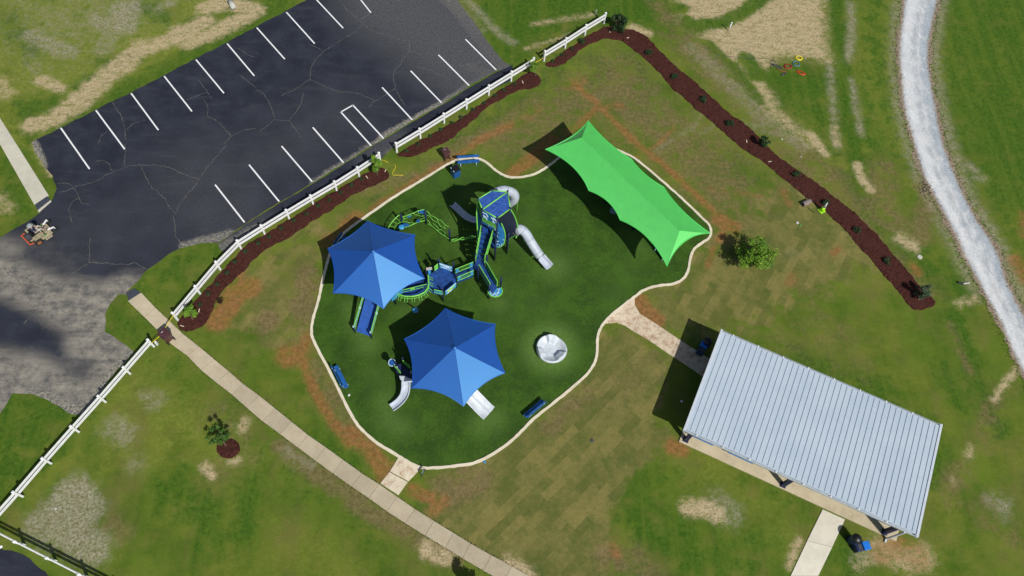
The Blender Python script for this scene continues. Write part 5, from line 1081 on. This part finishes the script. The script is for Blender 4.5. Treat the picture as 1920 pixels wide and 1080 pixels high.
# pipe section
p0, p1 = P(1505,383,.2), P(1519,377,.2); m = MB(); vs = []
d = (p1-p0).normalized()
m.tube([p0, p1], .21, 20, cap=False); r_ = thing('drain_pipe', 'weathered grey-brown pipe section lying beside the mulch bed', 'pipe', ((p0.x+p1.x)/2, (p0.y+p1.y)/2, 0)); o = m.build('pipe_shell', 'pipe', r_, smooth=True); q = o.modifiers.new('s', 'SOLIDIFY'); q.thickness = .03
m = MB(); m.tube([p0+d*.1, p0+d*.12], .18, 16); m.build('dark_plug', 'black', r_)
m = MB(); m.tube([P(1515,389,.03), P(1526,399,.03)], .025, 6); tag(m.build('metal_rod', 'black', None, loc=P(1520,394)), 'thin black rod on the grass between the pipe section and the cone', 'rod')
def puck(px, r, m_, label, cat, h=.05, name='valve_cover', n=14):
    p = P(*px); m = MB(); m.lathe((p.x,p.y,0), [(r,0),(r,h*.7),(r*.8,h),(.01,h)], n); return tag(m.build(name, m_, None, loc=p), label, cat)
puck((1495,418), .12, 'stone', 'small pale round cap on the sod below the cone', 'valve cover'); puck((1500.5,422.5), .09, 'grate', 'small green cap touching the pale one on the sod', 'valve cover'); puck((1724.5,482), .20, 'stone', 'pale round cover in the grass between mulch bed and gravel road', 'valve cover')
puck((1501.5,294.5), .06, 'stone', 'tiny pale marker in the strip beside the tall grass line', 'marker', name='ground_marker'); puck((1110,826), .12, 'dgrey', 'small dark cap alone in the middle of the sod', 'valve cover'); 
def scrap(px, label, sx=.16, sy=.10): p = P(*px); m = MB(); m.box((p.x,p.y,.045), sx, sy, .02, random.random()*3); m.box((p.x+.05,p.y+.03,.055), sx*.5, sy*.6, .03, random.random()*3); tag(m.build('paper_scrap', 'white', None, loc=p), label, 'litter')
scrap((654.5,741.5), 'white scrap of paper on the turf below the left bench'); scrap((1277.5,753), 'white scrap lying in the pavilion shadow'); scrap((1466,262), 'white scrap on brown grass near the gravel side', .1, .08); scrap((105,954.5), 'tiny white scrap on the bare grey patch lower left', .08, .06); scrap((2,1026), 'white scrap at the edge of the corner asphalt', .2, .15)
p = P(1804,531); m = MB(); m.tube([P(1796,529,.08), P(1806,532,.08)], .09, 12); m.tube([P(1806,532,.07), P(1818,530,.06)], .06, 8, mi=1); tag(m.build('culvert_end', ['black', 'stone'], None, loc=p), 'short black pipe with pale end beside the gravel road', 'pipe')
# survey post, marker, roadside barrel
def rod(px, h, r, m_, label, name='marker_post', cat='post', lean=(0,0)):
    p = P(*px); r_ = thing(name, label, cat, p); m = MB(); m.tube([(p.x,p.y,0),(p.x+lean[0],p.y+lean[1],h)], r, 10); m.build('shaft', m_, r_, smooth=True); m = MB(); m.lathe((p.x+lean[0],p.y+lean[1],h), [(r*1.7,0),(r*1.6,.08),(r*.5,.12)], 10); m.build('cap', m_, r_, smooth=True)
rod((1366,58), .95, .045, 'white', 'white standpipe on the bare sand in the upper right'); rod((1116.5,27.5), .45, .05, 'grey', 'short grey marker post on the grass above the short fence')
a, c = P(431,2,.25), P(438.5,15,.25); r_ = thing('utility_drum', 'pale drum with dark end lying on sandy grass at the top edge', 'drum', ((a.x+c.x)/2, (a.y+c.y)/2, 0)); m = MB(); m.tube([a, c], .24, 18); m.build('shell', 'stone', r_, smooth=True); d = (a-c).normalized(); m = MB(); m.tube([a+d*.005, a+d*.12], [.2,.12], 16); m.build('dark_end', 'black', r_)
# sign frames
p = P(794,889); r_ = thing('yard_sign', 'small dark-framed sign standing where the entrance path meets the kerb', 'sign', p); m = MB()
for dx in (-.18, .18): m.tube([(p.x+dx*.5,p.y+dx,0),(p.x+dx*.5,p.y+dx,.75)], .018, 6)
m.build('leg', 'dgrey', r_); m = MB(); m.frame(Vector((p.x,p.y,.55)), Vector((.447,.894,0)), Vector((.3,-.15,.94)).normalized(), Vector((.894,-.447,-.3)).normalized(), -.22, .22, -.17, .17, -.012, .012); m.build('board', 'dgrey', r_); m = MB(); m.frame(Vector((p.x-.02,p.y+.01,.555)), Vector((.447,.894,0)), Vector((.3,-.15,.94)).normalized(), Vector((.894,-.447,-.3)).normalized(), -.14, .14, -.06, .11, -.02, .02); m.build('face', 'pale', r_)
p = P(908.5,866.5); m = MB(); m.box((p.x,p.y,.06), .14, .18, .06, .4); m.lathe((p.x,p.y,.08), [(.05,0),(.04,.04)], 8); tag(m.build('ground_box', 'sky_blue', None, loc=p), 'tiny blue box against the outside of the lower kerb', 'utility box')
# caution tape
def tape(l, label, w_=.05): m = MB(); m2 = [P(*q) for q in l]; m.tube(m2, .020, 5); return tag(m.build('caution_tape', 'yellow', None, loc=(m2[0].x, m2[0].y, 0)), label, 'tape')
m = MB()
for h in (1.0, .62): m.tube([P(326,590,h)-Vector((0,0,0)), P(305,622,h*.98)], .022, 5)
tag(m.build('caution_tape', 'yellow', None, loc=P(316,610)), 'yellow caution tape from the curving fence post to the sidewalk bin', 'tape')
m = MB()
for h in (1.0, .62): m.tube([P(302,628,h), P(283,644,h)], .022, 5)
tag(m.build('caution_tape', 'yellow', None, loc=P(292,640)), 'yellow caution tape from the sidewalk bin to the lower left fence post', 'tape')
m = MB(); m.box(P(293.5,643.5,.25), .10, .16, .5); tag(m.build('tape_block', 'white', None, loc=P(293.5,643.5)), 'little white block under the yellow tape beside the lower fence post', 'block')
tape([(1003,118,.9),(1010,114,.95),(1018,109,1.0)], 'yellow caution tape tied across the gap by the top fence'); tape([(716,300,.5),(720,301,.3),(728,304.5,.04)], 'short end of yellow tape trailing from the fence post by the small tree')
tape([(740,309,.04),(742,313,.04),(738,320,.04),(735,325,.04),(737,328,.04),(745,328.5,.04),(756,328.5,.04)], 'loose yellow tape lying on bare soil right of the small tree')
# hose pile
hp = P(1475,128)
def coil(c, rx, ry, turns, m_, label, name='hose_coil', th=.030, rot=0.0, jit=.10, cat='hose'):
    pts = []; N = int(turns*18)
    for i in range(N+1):
        th_ = i/18*2*math.pi; k = 1-.28*i/N+random.uniform(-jit, jit)*.6; x = rx*k*math.cos(th_); y = ry*k*math.sin(th_); pts.append(Vector((c.x+x*math.cos(rot)-y*math.sin(rot), c.y+x*math.sin(rot)+y*math.cos(rot), .03+.02*(i % 18)/18+.03*i/N)))
    m = MB(); m.tube(smooth_poly(pts, 1, False), th, 6); return tag(m.build(name, m_, None, loc=(c.x, c.y, 0)), label, cat)
coil(P(1502,137.5), .42, .20, 5, 'red', 'red hose coil trailing right from the heap of hoses', rot=R(-28)); coil(P(1477,125), .38, .30, 6, mat('dark_red', (.30,.012,.02), .5, .2, 6), 'dark red hose bundle in the middle of the heap'); coil(P(1498,109.5), .33, .30, 4, 'yellow', 'yellow hose coil at the top right of the heap', th=.03)
coil(P(1493,120), .35, .36, 4, 'steelblue', 'blue-green hose coil under the yellow one', th=.018); coil(P(1457,125), .55, .16, 4, 'dgrey', 'dark grey cable bundle at the left of the heap', rot=R(-30), th=.03, cat='cable'); coil(P(1466,132), .50, .22, 2, mat('brick_hose', (.36,.09,.03), .5, .2, 6), 'thin orange hose loop at the lower left of the heap', rot=R(-25), th=.015); coil(P(1469,139), .35, .12, 2, 'dgrey', 'dark cable loop at the lower tip of the heap', rot=R(40), th=.026, cat='cable')
m = MB(); m.tube(smooth_poly([P(x, y, .03) for x, y in ((1345,104),(1370,106),(1400,109),(1425,110),(1445,110),(1452,114),(1456,118))], 2, False), .018, 5); tag(m.build('cable', 'dgrey', None, loc=P(1345,104)), 'long thin dark cable running left from the hose heap across the sand', 'cable')
m = MB(); m.tube(smooth_poly([P(x, y, h) for x, y, h in ((1445,128,.03),(1446,120,.1),(1447,115,.2),(1450,112,.22),(1455,117,.1))], 2, False), .022, 5); tag(m.build('cable', 'dgrey', None, loc=P(1447,120)), 'arched dark cable end at the left of the hose heap', 'cable')
# dirt clods by the road
cl = MB(); 
for _ in range(90):
    u, v = random.gauss(1733,9), random.gauss(354,6); p = P(u, v); r = random.uniform(.02,.07); cl.lathe((p.x,p.y,.0), [(r,0),(r*.8,r*.5),(.01,r*.8)], 6)
o = cl.build('dirt_clods', mat('clod', (.055,.022,.018), .95, .3, 9)); o['kind'] = 'stuff'
# tufts of grass along hard edges and lawns
tf = MB(); tint = []
def tuft(p, s_):
    for _ in range(5):
        a = random.uniform(0, 6.28); l = s_*random.uniform(.6,1.3); d = Vector((math.cos(a), math.sin(a), 0)); q = Vector((-d.y, d.x, 0))*.018; tf.add([p-q, p+q, p+d*l*.6+Vector((0,0,l*.8))], [(0,1,2)]); tint.append(random.random())
edges = [JL, JR, kerb_px[:60], gl, gr_]
for e in (JL, JR): 
    for p in resample(PP(e), .13): tuft(p+Vector((random.uniform(-.08,.08), random.uniform(-.08,.08), .0)), .10)
for px in ((800,1030),(590,890),(470,560)): pass
for _ in range(9000):
    u, v = random.uniform(-20, 1940), random.uniform(-20, 1100); p = P(u, v); tuft(p, .07) if False else None
for p in resample(kp, .16, True):
    tuft(p*1.0, .05) if random.random() < .35 else None
for e in (gl, gr_):
    for p in resample(PP(e), .05): tuft(p+Vector((random.gauss(0,.20), random.gauss(0,.10), .012)), random.uniform(.05,.13))
me = bpy.data.meshes.new('grass_fringe'); me.from_pydata([tuple(v) for v in tf.v], [], tf.f); me.materials.append(mat('grass_blades', (.05,.10,.018), .8, .4, 3)); o = bpy.data.objects.new('grass_fringe', me); C.objects.link(o); o['kind'] = 'stuff'
# ================================================================ RIDING MOWER + RIDER
mo = thing('riding_mower', 'dusty tan zero-turn riding mower with orange rear guard on the parking lot', 'mower', (0,0,0))
def part(name, m_, f, parent=mo, **k): m = MB(); f(m); return m.build(name, m_, parent, **k)
part('deck', 'tan', lambda m: (m.box((.25,0,.22), .95, 1.25, .16), m.box((.30,-.72,.20), .55, .25, .10)), bevel=.04)
part('grass_clippings', 'grate', lambda m: [m.lathe((.25+random.uniform(-.3,.3), random.uniform(-.5,.5), .30), [(.08,0),(.05,.03),(.01,.04)], 7) for _ in range(14)])
part('frame', 'tan', lambda m: (m.bar((-.85,.28,.42), (.7,.28,.36), .09, .10), m.bar((-.85,-.28,.42), (.7,-.28,.36), .09, .10), m.box((-.2,-.48,.62), .8, .30, .22), m.box((-.2,.48,.62), .8, .30, .22)), bevel=.02)
for y in (.42, -.42): part('fork_arm', 'white', lambda m: (m.bar((.60,y*.7,.42), (1.02,y*1.1,.46), .10, .07), m.bar((1.02,y*1.1,.46), (1.02,y*1.1,.20), .06, .06)))
for y in (.47, -.47):
    w_ = part('caster_wheel', 'rubber', lambda m: m.lathe((1.08,y,.15), [(.15,-.06),(.15,.06)], 16, axis=(0,1,0))); 
for y in (.62, -.62):
    w_ = part('drive_wheel', 'rubber', lambda m: m.lathe((-.45,y,.29), [(.24,-.13),(.29,-.10),(.29,.10),(.24,.13)], 22, axis=(0,1,0))); part('rim', 'rust', lambda m: m.lathe((-.45,y,.29), [(.16,-.137),(.16,.137)], 16, axis=(0,1,0)), w_)
part('engine', 'dgrey', lambda m: (m.box((-.72,0,.60), .42, .50, .32), m.lathe((-.70,0,.76), [(.17,0),(.16,.06),(.05,.09)], 16)), bevel=.03)
part('rear_guard', 'orange', lambda m: (m.bar((-1.0,-.55,.50), (-1.0,.55,.50), .10, .12), m.bar((-1.0,-.55,.50), (-.72,-.60,.45), .07, .08), m.bar((-1.0,.55,.50), (-.72,.60,.45), .07, .08)), bevel=.01)
st_ = part('seat', 'black', lambda m: (m.box((-.18,0,.62), .46, .48, .12), m.box((-.42,0,.86), .10, .46, .42)), bevel=.03)
for y in (.30, -.30): part('control_lever', 'white', lambda m: m.tube([(.12,y,.45),(.14,y,.95),(.10,y*.35,1.0)], .018, 6))
part('foot_plate', 'tan', lambda m: m.box((.62,0,.36), .40, .55, .03))
pm = P(77,441); hx = P(104,424)-P(60,455); ang = math.atan2(hx.y, hx.x); mo.location = pm; mo.rotation_euler = (0,0,ang)
def skin_obj(name, pts, edges, rad, m_, parent, root=0):
    me = bpy.data.meshes.new(name); me.from_pydata(pts, edges, []); o = bpy.data.objects.new(name, me); C.objects.link(o); o.parent = parent
    sk = o.modifiers.new('skin', 'SKIN'); 
    for i, v in enumerate(me.skin_vertices[0].data): r = rad[i]; v.radius = (r, r) if not isinstance(r, tuple) else r; v.use_root = (i == root)
    sb_ = o.modifiers.new('sub', 'SUBSURF'); sb_.levels = 1; sb_.render_levels = 2; me.materials.append(MT[m_]); return o
pr = thing('person', 'person in navy shirt, pale trousers and grey brimmed hat riding the tan mower', 'person', (0,0,0))
S = [(-.15,0,.76),(-.15,0,.90),(-.17,0,1.06),(-.16,0,1.20),(-.15,0,1.30),(-.12,0,1.40),(-.11,0,1.50)]; Rr = [(.13,.15),(.125,.15),(.12,.16),(.11,.16),(.055,.055),(.085,.09),(.09,.10)]; Ed = [(0,1),(1,2),(2,3),(3,4),(4,5),(5,6)]
def limb(start, pts, rr):
    i = start
    for p, r in zip(pts, rr): S.append(p); Rr.append(r); Ed.append((i, len(S)-1)); i = len(S)-1
    return i
for y in (1, -1):
    limb(0, [(-.10,y*.10,.74),(.30,y*.17,.80),(.42,y*.18,.45),(.56,y*.18,.42)], [.095,.07,.05,.045])
    h = limb(3, [(-.15,y*.19,1.21),(-.10,y*.27,.98),(.08,y*.20,.97),(.13,y*.17,.98)], [.06,.045,.035,.035])
    for k in range(4): limb(h, [(.15,y*(.17-.022*(k-1.5)),.985),(.175,y*(.165-.02*(k-1.5)),.96),(.165,y*(.16-.02*(k-1.5)),.94)], [.010,.009,.008])
    limb(h, [(.12,y*.13,1.0),(.14,y*.115,.99)], [.011,.009])
skin_obj('body', S, Ed, Rr, 'skin', pr)
skin_obj('shirt', [(-.15,0,.84),(-.17,0,1.02),(-.165,0,1.18),(-.15,0,1.26),(-.15,.19,1.21),(-.10,.275,.98),(0,.24,.975),(-.15,-.19,1.21),(-.10,-.275,.98),(0,-.24,.975)], [(0,1),(1,2),(2,3),(2,4),(4,5),(5,6),(2,7),(7,8),(8,9)], [(.15,.175),(.145,.185),(.135,.18),.075,.078,.062,.05,.078,.062,.05], 'shirt', pr)
skin_obj('trousers', [(-.15,0,.78),(-.10,.11,.75),(.30,.17,.81),(.42,.18,.47),(-.10,-.11,.75),(.30,-.17,.81),(.42,-.18,.47)], [(0,1),(1,2),(2,3),(0,4),(4,5),(5,6)], [(.15,.17),.11,.09,.07,.11,.09,.07], 'cloth', pr)
part('boots', 'dgrey', lambda m: [m.box((.52,y,.40), .28, .10, .10) for y in (.18,-.18)], pr, bevel=.02)
part('hat', 'hat', lambda m: m.lathe((-.115,0,1.52), [(.23,0),(.235,.015),(.12,.03),(.115,.11),(.08,.13),(.01,.135)], 22), pr, smooth=True)
part('eyes', 'black', lambda m: [m.lathe((-.018,y,1.475), [(.012,0),(.012,.004)], 8, axis=(1,0,0)) for y in (.03,-.03)], pr); part('nose', 'skin', lambda m: m.lathe((-.02,0,1.445), [(.018,0),(.006,.03)], 8, axis=(1,0,-.2)), pr); part('mouth', 'rust', lambda m: m.box((-.022,0,1.415), .01, .045, .008), pr)
part('ear', 'skin', lambda m: [m.lathe((-.11,y,1.46), [(.03,-.008),(.03,.008)], 10, axis=(0,1,0)) for y in (.10,-.10)], pr)
pr.location = pm; pr.rotation_euler = (0,0,ang)
for o in bpy.data.objects:
    if '_o' in o: del o['_o']
